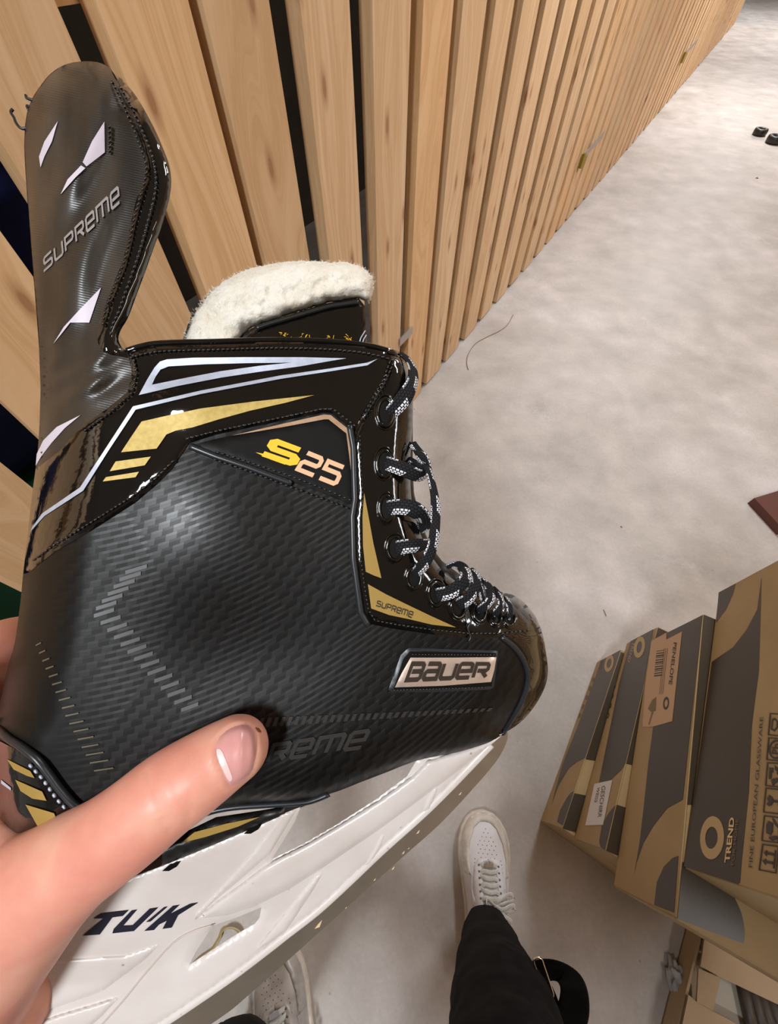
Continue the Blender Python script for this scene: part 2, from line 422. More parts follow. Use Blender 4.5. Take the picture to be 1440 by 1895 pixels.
part = thing('slatted_partition', W0, 'long pine partition of upright boards running back along the concrete floor', 'partition')
part['kind'] = 'thing'; del part['kind']
spans = [(-2.44, -2.30), (-2.235, -2.09), (-2.03, -1.885), (-1.82, -1.675), (-1.61, -1.47), (-1.41, -1.27), (-1.221, -1.08), (-1.051, -.912), (-.842, -.697),
         (-.625, -.471), (-.405, -.252), (-.197, -.047), (.021, .165)]
s0 = .24
while s0 < 10.6:
    spans.append((s0, s0 + .152 + random.uniform(-.006, .004))); s0 += .2155
def board_mesh(wid, lean, z0=.006, z1=2.42, t=.031):
    bm = bmesh.new(); seg = 10; rows = []
    for i in range(seg + 1):
        z = z0 + (z1 - z0) * i / seg; bow = lean * (z - .6) + .0025 * math.sin(z * 2.1 + wid * 90)
        a = [bm.verts.new((x + bow, y, z)) for x, y in ((0, 0), (wid, 0), (wid, t), (0, t))]
        rows.append(a)
    for a, b in zip(rows, rows[1:]):
        for k in range(4): bm.faces.new((a[k], a[(k + 1) % 4], b[(k + 1) % 4], b[k]))
    bm.faces.new(rows[0][::-1]); bm.faces.new(rows[-1])
    es = [e for e in bm.edges if abs(e.verts[0].co.z - e.verts[1].co.z) > .1]
    bmesh.ops.bevel(bm, geom=es, offset=.0022, segments=2, affect='EDGES')
    bmesh.ops.recalc_face_normals(bm, faces=bm.faces)
    return bm
RB = Matrix((( WD.x, WB.x, 0), (WD.y, WB.y, 0), (0, 0, 1)))
for i, (a, b) in enumerate(spans):
    me = bpy.data.meshes.new('board')
    lean = random.uniform(-.004, .004)
    if i == 9: lean = .014
    bm = board_mesh((b - a) * K, lean, .004 + random.random() * .012); bm.to_mesh(me); bm.free(); me.materials.append(M['wood'])
    o = bpy.data.objects.new('board', me); COL.objects.link(o); o.parent = part
    o.rotation_euler = RB.to_euler(); o.location = WD * a * K + WB * random.uniform(0, .004)
for z in (.16, 1.22, 2.1):
    r = MB(); r.box(W0 + WB * .036 + WD * -2.4 + Vector((0, 0, z)), WD * 12.2, WB * .04, Vector((0, 0, .085)))
    r.build('rail', M['wood'], part, False)
for s_ in (-1.95, .95, 3.1, 5.3, 7.5, 9.6):
    r = MB(); r.box(W0 + WB * .077 + WD * s_ + Vector((0, 0, 0)), WD * .06, WB * .06, Vector((0, 0, 2.42)))
    r.build('post', M['wood'], part, False)
# hasps
def hasp(u, v, sc):
    r = ray(u, v); t = (W0 - CAM).dot(WN) / r.dot(WN); p = CAM + r * t
    m1 = MB(); m1.box(p + WN * .001 - WD * .02 - Vector((0, 0, .05)), WD * .032, WN * .004, Vector((0, 0, .085)))
    m1.tube([p + WN * .012 + Vector((0, 0, z)) for z in (-.035, .035)], .010, 10)
    h = m1.build('hasp', M['brass'], part, False)
    m2 = MB(); m2.box(p + WN * .012 + Vector((0, 0, .01)), WD * .17 + Vector((0, 0, .06)) + WN * .035, Vector((0, 0, .035)), WN * .003)
    m2.build('hasp_strap', M['zinc'], h, False)
hasp(1075, 297, 1); hasp(1263, 106, 1)
# metal bracket foot of the near door, low between two boards
r_ = ray(738, 640); p = CAM + r_ * ((W0 - CAM).dot(WN) / r_.dot(WN))
br = MB(); br.box(p + WN * .002, WD * .09, WN * .004, Vector((0, 0, .03))); br.build('bracket', M['zinc'], part, False)

# things kept behind the partition
def behind(u, v, depth):
    r = ray(u, v); t = ((W0 + WB * depth) - CAM).dot(WN) / r.dot(WN); return CAM + r * t
pb = behind(20, 800, .35)
nb = bpy.data.meshes.new('rolled_bedding'); bm = bmesh.new()
bmesh.ops.create_cube(bm, size=1); bmesh.ops.scale(bm, vec=(.34, 1.0, .52), verts=bm.verts)
bmesh.ops.bevel(bm, geom=list(bm.edges), offset=.07, segments=5, affect='EDGES')
bmesh.ops.subdivide_edges(bm, edges=list(bm.edges), cuts=2, use_grid_fill=True)
for v in bm.verts: v.co += v.normal * (.02 * noise.noise(v.co * 5)); v.co.z += .26
bm.to_mesh(nb); bm.free(); nb.polygons.foreach_set('use_smooth', [True] * len(nb.polygons)); nb.materials.append(M['navy'])
o = bpy.data.objects.new('cloth_bale', nb); COL.objects.link(o)
tag(o, 'navy blue cloth bale behind the leftmost gaps of the pine partition', 'bale')
o.location = (pb.x - .12, pb.y + .1, .545); o.rotation_euler = (0, 0, -TH)
sh = thing('storage_crate', (pb.x - .12, pb.y + .1, 0), 'dark green plastic crate under the navy bale behind the partition', 'crate')
cm = MB(); c0 = Vector((pb.x - .12, pb.y + .1, 0)); ex = WN; ey = WD
hx, hy = .22, .55
cm.box(c0 - ex * hx - ey * hy + Vector((0, 0, 0)), ex * 2 * hx, ey * 2 * hy, Vector((0, 0, .50)))
cm.build('crate_body', M['green'], sh, False)
rm = MB(); rm.box(c0 - ex * (hx + .012) - ey * (hy + .012) + Vector((0, 0, .455)), ex * 2 * (hx + .012), ey * 2 * (hy + .012), Vector((0, 0, .06)))
rm.build('crate_rim', M['green'], sh, False)

# ------------------------------------------------------------------ box stack
def text2d(s, bold=0.0):
    c = bpy.data.curves.new('t', 'FONT'); c.body = s; c.size = 1; c.offset = bold; c.resolution_u = 3
    o = bpy.data.objects.new('t', c); COL.objects.link(o)
    dg = bpy.context.evaluated_depsgraph_get(); me = o.evaluated_get(dg).to_mesh()
    v = np.array([x.co[:2] for x in me.vertices]); f = [tuple(p.vertices) for p in me.polygons]
    o.evaluated_get(dg).to_mesh_clear(); bpy.data.objects.remove(o); bpy.data.curves.remove(c)
    v -= v.min(0); v /= v.max(0); v[:, 1] = 1 - v[:, 1]
    return v, f
def quadmap(c, x, y):
    (ax, ay), (bx, by), (cx_, cy_), (dx, dy) = c     # TL TR BR BL
    return ((1 - y) * ((1 - x) * ax + x * bx) + y * ((1 - x) * dx + x * cx_), (1 - y) * ((1 - x) * ay + x * by) + y * ((1 - x) * dy + x * cy_))
def cdt(poly, holes=(), step=None):
    """triangulate a pixel polygon with interior points"""
    poly = [tuple(p) for p in poly]; V = list(poly); E = [(i, (i + 1) % len(poly)) for i in range(len(poly))]
    for h in holes:
        b = len(V); V += [tuple(p) for p in h]; E += [(b + i, b + (i + 1) % len(h)) for i in range(len(h))]
    if step:
        a = np.array(poly); x0, y0 = a.min(0); x1, y1 = a.max(0)
        gx = np.arange(x0 + step * .5, x1, step); gy = np.arange(y0 + step * .5, y1, step * .87)
        X, Y = np.meshgrid(gx, gy); X[1::2] += step * .5; X = X.ravel(); Y = Y.ravel()
        ok = inside(X, Y, poly)
        for h in holes: ok &= ~inside(X, Y, h)
        D = segdist(X, Y, poly, True)
        for h in holes: D = np.minimum(D, segdist(X, Y, h, True))
        ok &= D > step * .45
        V += list(zip(X[ok].tolist(), Y[ok].tolist()))
    r = delaunay_2d_cdt([Vector(p) for p in V], E, [], 1, 1e-4)
    vv = np.array([[p.x, p.y] for p in r[0]]); F = [tuple(f) for f in r[2]]
    c = np.array([vv[list(f)].mean(0) for f in F]); ok = inside(c[:, 0], c[:, 1], poly)
    for h in holes: ok &= ~inside(c[:, 0], c[:, 1], h)
    out = []
    for f, k in zip(F, ok):
        if not k: continue
        a, b, c_ = (vv[i] for i in f[:3])
        ar = (b[0] - a[0]) * (c_[1] - a[1]) - (b[1] - a[1]) * (c_[0] - a[0])
        out.append(f if ar < 0 else f[::-1])
    return vv, out
class Plane:
    def __init__(s, o, n): s.o = Vector(o); s.n = Vector(n).normalized()
    bound = None
    def hit(s, u, v, off=0.0):
        r = ray(u, v); t = (s.o - CAM).dot(s.n) / r.dot(s.n); p = CAM + r * t
        if s.bound:                                   # printing never leaves the board it is on
            a, exs = s.bound; q = Vector(a)
            for e, mx in exs: q += e * min(max((p - a).dot(e), .0012), mx - .0012)
            p = q + s.n * (s.o - Vector(a)).dot(s.n)
        return p + s.n * off
def decal(mb, pl, poly, off=.0004, holes=(), thick=.0004):
    vv, F = cdt(poly, holes)
    a = [pl.hit(x, y, off) for x, y in vv]; b = [q - pl.n * thick for q in a]; n_ = len(a)
    mb.add(a + b, [f for f in F] + [tuple(i + n_ for i in f[::-1]) for f in F])
def dtext(mb, pl, s, quad, off=.0006, bold=0.0):
    v, F = text2d(s, bold); mb.add([pl.hit(*quadmap(quad, x, y), off) for x, y in v], [f[::-1] for f in F] if False else F)
def ell(cx_, cy_, rx, ry, n=28, tilt=0):
    return [(cx_ + rx * math.cos(t) * math.cos(tilt) - ry * math.sin(t) * math.sin(tilt), cy_ + rx * math.cos(t) * math.sin(tilt) + ry * math.sin(t) * math.cos(tilt))
            for t in [2 * math.pi * i / n for i in range(n)]]
BOXD = {}
def carton(name, near_px, far_px, z0, h, wd, label, group):
    z0 *= K; h *= K; wd *= K
    a = G(*near_px, z0); b = G(*far_px, z0); L = (b - a); ln = L.length; l = L.normalized(); wv = Vector((l.y, -l.x, 0))
    t = thing(name, (a + l * ln / 2 + wv * wd / 2), label, 'box', group)
    me = bpy.data.meshes.new('carton'); bm = bmesh.new()
    o = wloc(t)
    q = [a, a + wv * wd, a + wv * wd + l * ln, a + l * ln]
    vs = [bm.verts.new(p_ - o) for p_ in q] + [bm.verts.new(p_ - o + Vector((0, 0, h))) for p_ in q]
    for f in [(0, 1, 2, 3), (7, 6, 5, 4), (0, 4, 5, 1), (1, 5, 6, 2), (2, 6, 7, 3), (3, 7, 4, 0)]: bm.faces.new([vs[i] for i in f])
    bmesh.ops.bevel(bm, geom=list(bm.edges), offset=.002, segments=2, affect='EDGES'); bmesh.ops.recalc_face_normals(bm, faces=bm.faces)
    bm.to_mesh(me); bm.free(); me.materials.append(M['kraft'])
    c = bpy.data.objects.new('carton', me); COL.objects.link(c); c.parent = t
    side = Plane(a, -wv); top = Plane(a + Vector((0, 0, h)), (0, 0, 1)); end = Plane(a, -l)
    zu = Vector((0, 0, 1)); side.bound = (a, [(l, ln), (zu, h)]); top.bound = (a, [(l, ln), (wv, wd)]); end.bound = (a, [(wv, wd), (zu, h)])
    return t, side, top, end
GB = 'printed glassware boxes stacked by the right edge'
# lowest
t1, sd, tp, en = carton('glassware_box', (1000, 1520), (1105, 1225), 0, .166, .34, 'lowest brown and dark printed box of the stack, lying on the floor and farthest left', GB)
m = MB()
decal(m, sd, [(1113, 1222), (1150, 1200), (1127, 1271), (1108, 1330), (1087, 1402), (1068, 1410), (1053, 1422), (1034, 1453), (1021, 1489), (1041, 1415), (1073, 1335)])
decal(m, sd, [(1066, 1464), (1056, 1468), (1049, 1477), (1037, 1499), (1031, 1521), (1045, 1529)])
decal(m, tp, [(1030, 1526), (1050, 1459), (1100, 1475), (1080, 1545)]); decal(m, tp, [(1071, 1397), (1134, 1198), (1190, 1215), (1125, 1412)])
m.build('printed_panel', M['print'], t1, False)
m = MB(); decal(m, sd, ell(1128, 1228, 8, 16, tilt=.25), .0009, [ell(1128, 1228, 4, 9, tilt=.25)]); m.build('ring_logo', M['krafttext'], t1, False)
m = MB()
for i, (u, v) in enumerate([(1098, 1258), (1092, 1274), (1086, 1291), (1079, 1308), (1073, 1324)]): decal(m, sd, ell(u, v, 2.2, 5, 8, .3), .0006)
dtext(m, sd, 'TREND', [(1118, 1212), (1112, 1240), (1108, 1239), (1114, 1211)], .001)
m.build('handling_mark', M['inkfaint'], t1, False)
# second
t2, sd, tp, en = carton('glassware_box', (1062, 1553), (1160, 1190), .1685, .166, .36, 'second box up the stack, dark printed with a small white sticker on its side', GB)
m = MB()
decal(m, sd, [(1168, 1184), (1212, 1153), (1205, 1190), (1190, 1278), (1166, 1413), (1150, 1425), (1133, 1441), (1120, 1460), (1107, 1500), (1109, 1447), (1146, 1265)])
decal(m, sd, [(1144, 1491), (1133, 1497), (1124, 1509), (1114, 1528), (1109, 1558), (1112, 1568), (1131, 1578)])
decal(m, tp, [(1122, 1575), (1135, 1485), (1190, 1505), (1180, 1598)]); decal(m, tp, [(1148, 1407), (1190, 1148), (1260, 1165), (1205, 1425)])
m.build('printed_panel', M['print'], t2, False)
m = MB(); decal(m, sd, ell(1184, 1198, 10, 20, tilt=.2), .0009, [ell(1184, 1198, 4.6, 11, tilt=.2)]); m.build('ring_logo', M['krafttext'], t2, False)
m = MB(); dtext(m, sd, 'TREND', [(1176, 1190), (1167, 1226), (1162, 1225), (1171, 1188)], .001); m.build('logo_text', M['krafttext'], t2, False)
m = MB()
for i, (u, v) in enumerate([(1145, 1235), (1141, 1252), (1137, 1270), (1133, 1288), (1129, 1306), (1125, 1324)]): decal(m, sd, ell(u, v, 3, 6, 8, .2), .0006, [ell(u, v, 1.4, 3, 8, .2)])
m.build('handling_mark', M['ink'], t2, False)
m = MB(); decal(m, sd, [(1134, 1444), (1101, 1451), (1084, 1528), (1117, 1527)], .0010); m.build('paper_sticker', M['paper'], t2, False)
m = MB(); dtext(m, sd, 'GESCHIRR', [(1122, 1455), (1114, 1514), (1107, 1513), (1115, 1455)], .0014); dtext(m, sd, 'WEISS', [(1112, 1458), (1106, 1486), (1101, 1485), (1107, 1457)], .0014)
m.build('sticker_writing', M['ink'], t2, False)
# third
t3, sd, tp, en = carton('glassware_box', (1135, 1640), (1205, 1184), .336, .207, .44, 'wide box with a pinkish barcode label, directly below the topmost box', GB)
m = MB()
decal(m, sd, [(1303, 1137), (1218, 1180), (1209, 1345), (1200, 1415), (1191, 1500), (1184, 1560), (1173, 1624), (1178, 1598), (1191, 1560), (1210, 1528), (1235, 1496), (1264, 1480)])
decal(m, sd, [(1256, 1584), (1245, 1588), (1229, 1604), (1216, 1633), (1211, 1675), (1248, 1689)])
decal(m, tp, [(1292, 1133), (1250, 1478), (1330, 1490), (1400, 1130)])
decal(m, tp, [(1240, 1583), (1230, 1686), (1310, 1722)] + cr([(1376, 1746), (1378, 1725), (1372, 1690), (1355, 1652), (1335, 1610)], 4)[0:] + [(1320, 1590)])
m.build('printed_panel', M['print'], t3, False)
m = MB(); decal(m, sd, [(1234, 1171), (1234, 1184), (1263, 1169), (1245, 1335), (1209, 1345), (1190, 1345), (1195, 1270), (1206, 1187)], .0009); m.build('barcode_label', M['sticker'], t3, False)
m = MB(); dtext(m, sd, 'PENELOPE', [(1254, 1190), (1245, 1268), (1238.5, 1267), (1248, 1189)], .0013, .02)
m.build('label_lettering', M['ink'], t3, False); m = MB()
for i in range(12):
    v0 = 1203 + i * 4.1; decal(m, sd, [(1231 - i * .4, v0), (1216 - i * .4, v0 + 2), (1216 - i * .4, v0 + 2 + (1.2 + i % 3 * .7)), (1231 - i * .4, v0 + (1.2 + i % 3 * .7))], .0012)
m.build('barcode', M['ink'], t3, False); m = MB()
decal(m, sd, ell(1234, 1302, 5.5, 12, tilt=.1), .0012, [ell(1234, 1302, 3, 7, tilt=.1)])
m.build('label_logo', M['ink'], t3, False)
m = MB()
for i in range(3): decal(m, sd, [(1237 - i * 3, 1200), (1228 - i * 3, 1285), (1227 - i * 3, 1285), (1236 - i * 3, 1200)], .0012)
decal(m, sd, [(1216, 1290), (1208, 1296), (1200, 1312), (1206, 1318), (1215, 1316)], .0012); decal(m, sd, [(1211, 1316), (1203, 1342), (1201, 1341), (1208, 1316)], .0012)
m.build('label_drawing', M['inkfaint'], t3, False)
# fourth
t4, sd, tp, en = carton('glassware_box', (1265, 1605), (1330, 1095), .545, .26, .44, 'topmost box of the stack, large ring logo and handling symbols on its side', GB)
m = MB()
decal(m, sd, [(1330, 1097), (1362, 1080), (1357, 1099), (1344, 1128), (1326, 1152)])
decal(m, sd, [(1410, 1067), (1402, 1128), (1382, 1166), (1357, 1198), (1318, 1225), (1266, 1604), (1310, 1622), (1366, 1641), (1370, 1633), (1373, 1595), (1386, 1469), (1392, 1342), (1397, 1300), (1405, 1243)])
m.build('printed_panel', M['print'], t4, False)
m = MB(); decal(m, sd, ell(1319, 1551, 22, 40, 40, .06), .0009, [ell(1318, 1551, 11.6, 20.5, 32, .06)]); m.build('ring_logo', M['krafttext'], t4, False)
m = MB(); dtext(m, sd, 'TREND', [(1342, 1597), (1352, 1513), (1361, 1514), (1352, 1597)], .001, .03); m.build('logo_text', mat('light_text', (.75, .55, .28), .5), t4, False)
m = MB(); dtext(m, sd, 'FOR HOME', [(1354, 1602), (1363, 1516), (1368, 1516), (1360, 1602)], .001); m.build('logo_subtext', M['inkfaint'], t4, False)
m = MB(); dtext(m, sd, 'FINE EUROPEAN GLASSWARE', [(1387, 1606), (1408, 1327), (1414.5, 1327), (1394, 1606)], .001)
rects = [[(1412, 1562), (1443, 1566), (1438, 1617), (1405, 1611)], [(1415, 1509), (1446, 1513), (1442, 1561), (1410, 1557)], [(1418, 1458), (1449, 1461), (1445, 1508), (1413, 1504)],
         [(1421, 1411), (1452, 1413), (1448, 1458), (1417, 1455)], [(1423, 1365), (1455, 1367), (1451, 1410), (1419, 1407)], [(1426, 1320), (1458, 1322), (1454, 1364), (1422, 1361)]]
def qp(r, pts): return [quadmap(r, x, y) for x, y in pts]
for r in rects:
    decal(m, sd, qp(r, [(0, 0), (1, 0), (1, 1), (0, 1)]), .0008, [qp(r, [(.06, .04), (.94, .04), (.94, .96), (.06, .96)])])
R0 = rects[0]
for yy in (.28, .6): decal(m, sd, qp(R0, [(.3, yy), (.75, yy), (.75, yy + .09), (.3, yy + .09)]), .0008); decal(m, sd, qp(R0, [(.14, yy + .045), (.34, yy - .08), (.34, yy + .17)]), .0008)
decal(m, sd, qp(R0, [(.78, .16), (.85, .16), (.85, .84), (.78, .84)]), .0008)
R0 = rects[1]
decal(m, sd, qp(R0, [(.2, .35), (.3, .2), (.58, .25), (.6, .6), (.5, .72), (.24, .68)]), .0008); decal(m, sd, qp(R0, [(.5, .1), (.62, .08), (.88, .3), (.88, .42), (.7, .32)]), .0008); decal(m, sd, qp(R0, [(.4, .86), (.5, .78), (.86, .72), (.9, .84), (.6, .94)]), .0008)
R0 = rects[2]
decal(m, sd, qp(R0, [(.15, .42), (.3, .28), (.46, .34), (.55, .5), (.46, .66), (.3, .72), (.15, .66), (.26, .56)]), .0008); decal(m, sd, qp(R0, [(.5, .46), (.84, .46), (.84, .3), (.9, .3), (.9, .7), (.84, .7), (.84, .54), (.5, .54)]), .0008)
R0 = rects[3]
for k in range(3):
    a_ = k * 2.094 + .5
    pt = lambda r_, a__: (.5 + .36 * r_ * math.cos(a__), .5 + .4 * r_ * math.sin(a__))
    decal(m, sd, qp(R0, [pt(1, a_), pt(1, a_ + 1.0), pt(1.15, a_ + 1.2), pt(.75, a_ + 1.75), pt(.35, a_ + 1.2), pt(.55, a_ + 1.0), pt(.55, a_)]), .0008)
R0 = rects[4]
cc = lambda r_: [(.5 + .4 * r_ * math.cos(t), .5 + .42 * r_ * math.sin(t)) for t in [k * .314 for k in range(20)]]
decal(m, sd, qp(R0, cc(1)), .0008, [qp(R0, cc(.82))]); dtext(m, sd, 'Pb', qp(R0, [(.28, .72), (.28, .25), (.74, .25), (.74, .72)]), .0008, .02)
R0 = rects[5]
decal(m, sd, qp(R0, [(.15, .25), (.15, .75), (.35, .8), (.5, .65), (.55, .54), (.85, .54), (.85, .75), (.92, .75), (.92, .25), (.85, .25), (.85, .46), (.55, .46), (.5, .35), (.35, .2)]), .0008,
      [qp(R0, [(.22, .32), (.22, .68), (.35, .72), (.45, .6), (.45, .4), (.35, .28)])])
m.build('handling_symbols', M['ink'], t4, False)

# open carton at the bottom right
ca_ = G(1302, 1712, .055); cb_ = G(1250, 1930, .055)
l = (ca_ - cb_); l.z = 0; LN = l.length; l.normalize(); wv = Vector((l.y, -l.x, 0))
base = Vector((cb_.x, cb_.y, 0))
t5 = thing('open_carton', base + l * LN / 2 + wv * .2, 'plain brown open carton with folded flaps, beside the stack at the bottom right', 'box')
Hc = .05; th = .005; WC = .52
m = MB()
m.box(base, l * LN, wv * th, Vector((0, 0, Hc))); m.box(base + wv * (WC - th), l * LN, wv * th, Vector((0, 0, Hc)))
m.box(base, l * th, wv * WC, Vector((0, 0, Hc))); m.box(base + l * (LN - th), l * th, wv * WC, Vector((0, 0, Hc))); m.box(base, l * LN, wv * WC, Vector((0, 0, th)))
m.build('carton_wall', M['kraft_plain'], t5, False)
tpz = Plane((0, 0, Hc + .004), (0, 0, 1))
def flap(poly, off, mt='kraft_plain'):
    m = MB(); decal(m, tpz, poly, off, thick=.004); return m.build('flap', M[mt], t5, False)
flap([(1301, 1713), (1291, 1785), (1330, 1806), (1372, 1826), (1440, 1858), (1500, 1890), (1520, 1800)], .010)
flap([(1290, 1790), (1286, 1866), (1316, 1872), (1331, 1808)], .005)
flap([(1271, 1838), (1258, 1900), (1250, 1940), (1450, 1960), (1375, 1900), (1290, 1855)], .006)
fo = MB(); fq = [G(u, v, (.03)) for u, v in ((1328, 1795), (1316, 1880), (1320, 1950), (1410, 1950), (1375, 1815))]
fo.add(fq + [q - Vector((0, 0, .022)) for q in fq], [(0, 1, 2, 3, 4), (9, 8, 7, 6, 5)] + [(i, i + 5, (i + 1) % 5 + 5, (i + 1) % 5) for i in range(5)])
tag(fo.build('foam_block', M['foam'], None, False, origin=G(1350, 1870, .02)), 'pale foam block inside the open brown carton', 'foam')
for k, (u0, u1) in enumerate([(1368, 1400), (1385, 1422), (1400, 1440), (1416, 1462), (1432, 1480)]):
    rr = MB(); a_ = G(u0 + 4, 1815 + k * 9, .0405); b_ = G(u1, 1940, .0405); rr.tube([a_, (a_ + b_) / 2, b_], .012, 8)
    tag(rr.build('dark_rod', M['rod'], None, origin=(a_ + b_) / 2), 'dark brown rod lying in the open carton at the bottom right', 'rod', 'dark rods inside the open carton')

# ------------------------------------------------------------------ small things on the floor
def wheel(u, v, r, label):
    c = G(u, v, 0); t = thing('rubber_wheel', c, label, 'wheel', 'small black wheels on the far floor')
    m = MB(); n1, n2 = 28, 12; V = []; F = []
    for i in range(n1):
        a = 2 * math.pi * i / n1
        for j in range(n2):
            b = 2 * math.pi * j / n2
            rr = r * (.70 + .30 * math.copysign(abs(math.cos(b)) ** .6, math.cos(b)))
            V.append(c + Vector((math.cos(a) * rr, math.sin(a) * rr, r * .42 + r * .42 * math.copysign(abs(math.sin(b)) ** .6, math.sin(b)))))
            F.append((i * n2 + j, ((i + 1) % n1) * n2 + j, ((i + 1) % n1) * n2 + (j + 1) % n2, i * n2 + (j + 1) % n2))
    m.add(V, F); m.build('tyre', M['black_rubber'], t)
    h = MB(); h.tube([c + Vector((0, 0, z)) for z in (0, r * .5)], r * .42, 16); h.build('hub', M['black_matte'], t)
wheel(1404, 250, .058, 'small black wheel lying on the far floor, left one of the pair'); wheel(1430, 265, .066, 'small black wheel at the right frame edge, nearer one of the pair')
m = MB(); m.tube([G(u, v, .003) for u, v in cr([(950, 582), (940, 600), (925, 612), (900, 624), (880, 636), (867, 655), (864, 672), (867, 684)], 4)], .0018, 6)
tag(m.build('thin_cord', M['twig'], origin=G(900, 630)), 'thin brown cord lying on the floor beside the partition', 'cord')
m = MB(); m.tube([G(u, v, .002) for u, v in ((1117, 1128), (1120, 1134), (1122, 1140))], .0012, 5); tag(m.build('wood_splinter', M['twig'], origin=G(1119, 1134)), 'tiny dark splinter on the floor above the box stack', 'splinter')
for (u, v, r, lab) in [(768, 757, .005, 'tiny white crumb on the floor right of the top skate lace'), (1401, 330, .012, 'tiny brown crumb on the far floor below the black wheels'), (1150, 975, .004, 'tiny dark crumb on the floor between the laces and box stack')]:
    c = G(u, v, 0); m = MB(); m.add([c + Vector((math.cos(a) * r * (1 + .3 * math.sin(a * 3)), math.sin(a) * r, 0)) for a in [i * .785 for i in range(8)]] + [c + Vector((0, 0, r * .8))],
        [(i, (i + 1) % 8, 8) for i in range(8)] + [tuple(range(7, -1, -1))])
    tag(m.build('crumb', M['paper'] if v == 757 else M['twig'], origin=c), lab, 'crumb')
# dust wad against the carton
c = G(1254, 1828, 0); bm = bmesh.new(); bmesh.ops.create_icosphere(bm, subdivisions=4, radius=1)
for v in bm.verts:
    q = v.co.copy(); k = 1 + .45 * noise.noise(q * 2.3) + .2 * noise.noise(q * 7); v.co = Vector((q.x * .018 * k, q.y * .045 * k, max(0, q.z * .02 * k + .012)))
me = bpy.data.meshes.new('dust_wad'); bm.to_mesh(me); bm.free(); me.materials.append(M['dust']); me.polygons.foreach_set('use_smooth', [True] * len(me.polygons))
o = bpy.data.objects.new('dust_wad', me); COL.objects.link(o); o.location = c; tag(o, 'grey dust wad on the floor beside the open carton', 'dust')
# yellow webbing loop seen through the blade holder
yp = cr([(345, 1800), (368, 1775), (392, 1757), (404, 1738), (412, 1722), (426, 1717), (440, 1722), (448, 1735)], 5)
m = MB(); pts = [G(u, v, .008 + .006 * math.sin(i * .3)) for i, (u, v) in enumerate(yp)]
m.ribbon(pts, [(1, .3, 1.2)] * len(pts), [.009] * len(pts), .0016, 10)
tag(m.build('webbing_loop', M['yellow_cord'], origin=pts[10]), 'dull yellow webbing loop on the floor seen through the blade holder', 'strap')

# ------------------------------------------------------------------ the skate
SK = thing('ice_skate', P(420, 1250, .20), 'black glossy hockey skate with white blade holder, held up in the hand', 'skate')
def ZB(U): return .165 + .015 * (np.asarray(U, float) - 450) / 500
MID = .035
GUARD = cr([(72, 640), (66, 560), (59, 480), (53, 400), (48, 330), (45, 270), (48, 220), (57, 188), (72, 163), (92, 138), (117, 121), (146, 114), (180, 115), (205, 127),
            (228, 148), (252, 178), (271, 210), (288, 242), (302, 275), (313, 305), (317, 335), (314, 365), (306, 395), (297, 425), (285, 458), (270, 500), (252, 548), (237, 588),
            (224, 610), (219, 628), (226, 644)], 3)
BACK = cr([(0, 1300), (14, 1235), (27, 1190), (37, 1120), (43, 1060), (50, 1000), (60, 910), (68, 850), (73, 790), (75, 720), (72, 640)], 4)
HEEL = [(-22, 1360), (-28, 1430), (-26, 1520), (10, 1600)]
COLLAR = cr([(236, 650), (262, 642), (300, 636), (400, 633), (500, 630), (600, 632), (680, 640), (735, 655)], 4)
FRONT = cr([(735, 655), (752, 680), (763, 720), (764, 780), (760, 840), (761, 918), (772, 970), (790, 1015), (806, 1040), (825, 1062), (860, 1085), (900, 1098), (918, 1097)], 4)
TOE = cr([(918, 1097), (948, 1100), (973, 1118), (992, 1142), (1004, 1172), (1011, 1210), (1014, 1240), (1010, 1267), (997, 1295), (977, 1323), (958, 1341), (935, 1356)], 4)
SOLE = cr([(935, 1356), (907, 1373), (872, 1385), (838, 1394), (786, 1404), (751, 1415), (716, 1429), (664, 1449), (629, 1463), (607, 1472), (560, 1488), (465, 1533), (376, 1571),
           (300, 1602), (200, 1640), (100, 1650), (10, 1600)], 3)
SHS = cr([(935, 1356), (907, 1373), (872, 1385), (838, 1394), (786, 1404), (751, 1415), (716, 1429), (664, 1449), (629, 1463), (607, 1470), (580, 1479), (545, 1484), (500, 1487), (440, 1492), (385, 1504), (335, 1528),
          (270, 1566), (200, 1600), (100, 1625), (10, 1600)], 3)
# (line, radius px, drop m)
RND = [(GUARD[:30], 105, .034), (GUARD[30:46], 60, .020), (GUARD[46:], 20, .0035), (BACK, 120, .034), ([(0, 1300)] + HEEL, 110, .034), (COLLAR, 12, .0022),
       (FRONT, 42, .011), (TOE, 95, .033), (SHS, 75, .014)]
def zf(U, V):
    U = np.asarray(U, float); V = np.asarray(V, float)
    z = np.zeros(U.shape)
    for ln, R, dr in RND:
        z = np.maximum(z, dr * prof(segdist(U, V, ln), R))
    z = z - .0052 * np.exp(-(((U - 355) / 170) ** 2 + ((V - 968) / 172) ** 2)) + .0028 * np.exp(-(((U - 470) / 170) ** 2 + ((V - 1210) / 110) ** 2))
    z = z + .0022 * np.exp(-(((U - 560) / 220) ** 2 + ((V - 690) / 28) ** 2)) - .0022 * np.exp(-(((U - 348) / 75) ** 2 + ((V - 747) / 40) ** 2))
    g = np.clip((250 - U) / 60, 0, 1) * np.clip((U - 60) / 40, 0, 1) * np.clip((770 - V) / 40, 0, 1)
    z = z + g * (.0011 * np.sin((U * .95 + V * .42) / 15 + .6 * np.sin(V / 60)) * np.clip((V - 130) / 60, 0, 1) + .0009 * np.exp(-((V - 705) / 45) ** 2) * np.sin((V + U * .55) / 6.5))
    return ZB(U) + z
def PV(U, V, D): return [P(float(u), float(v), float(d)) for u, v, d in zip(U, V, D)]
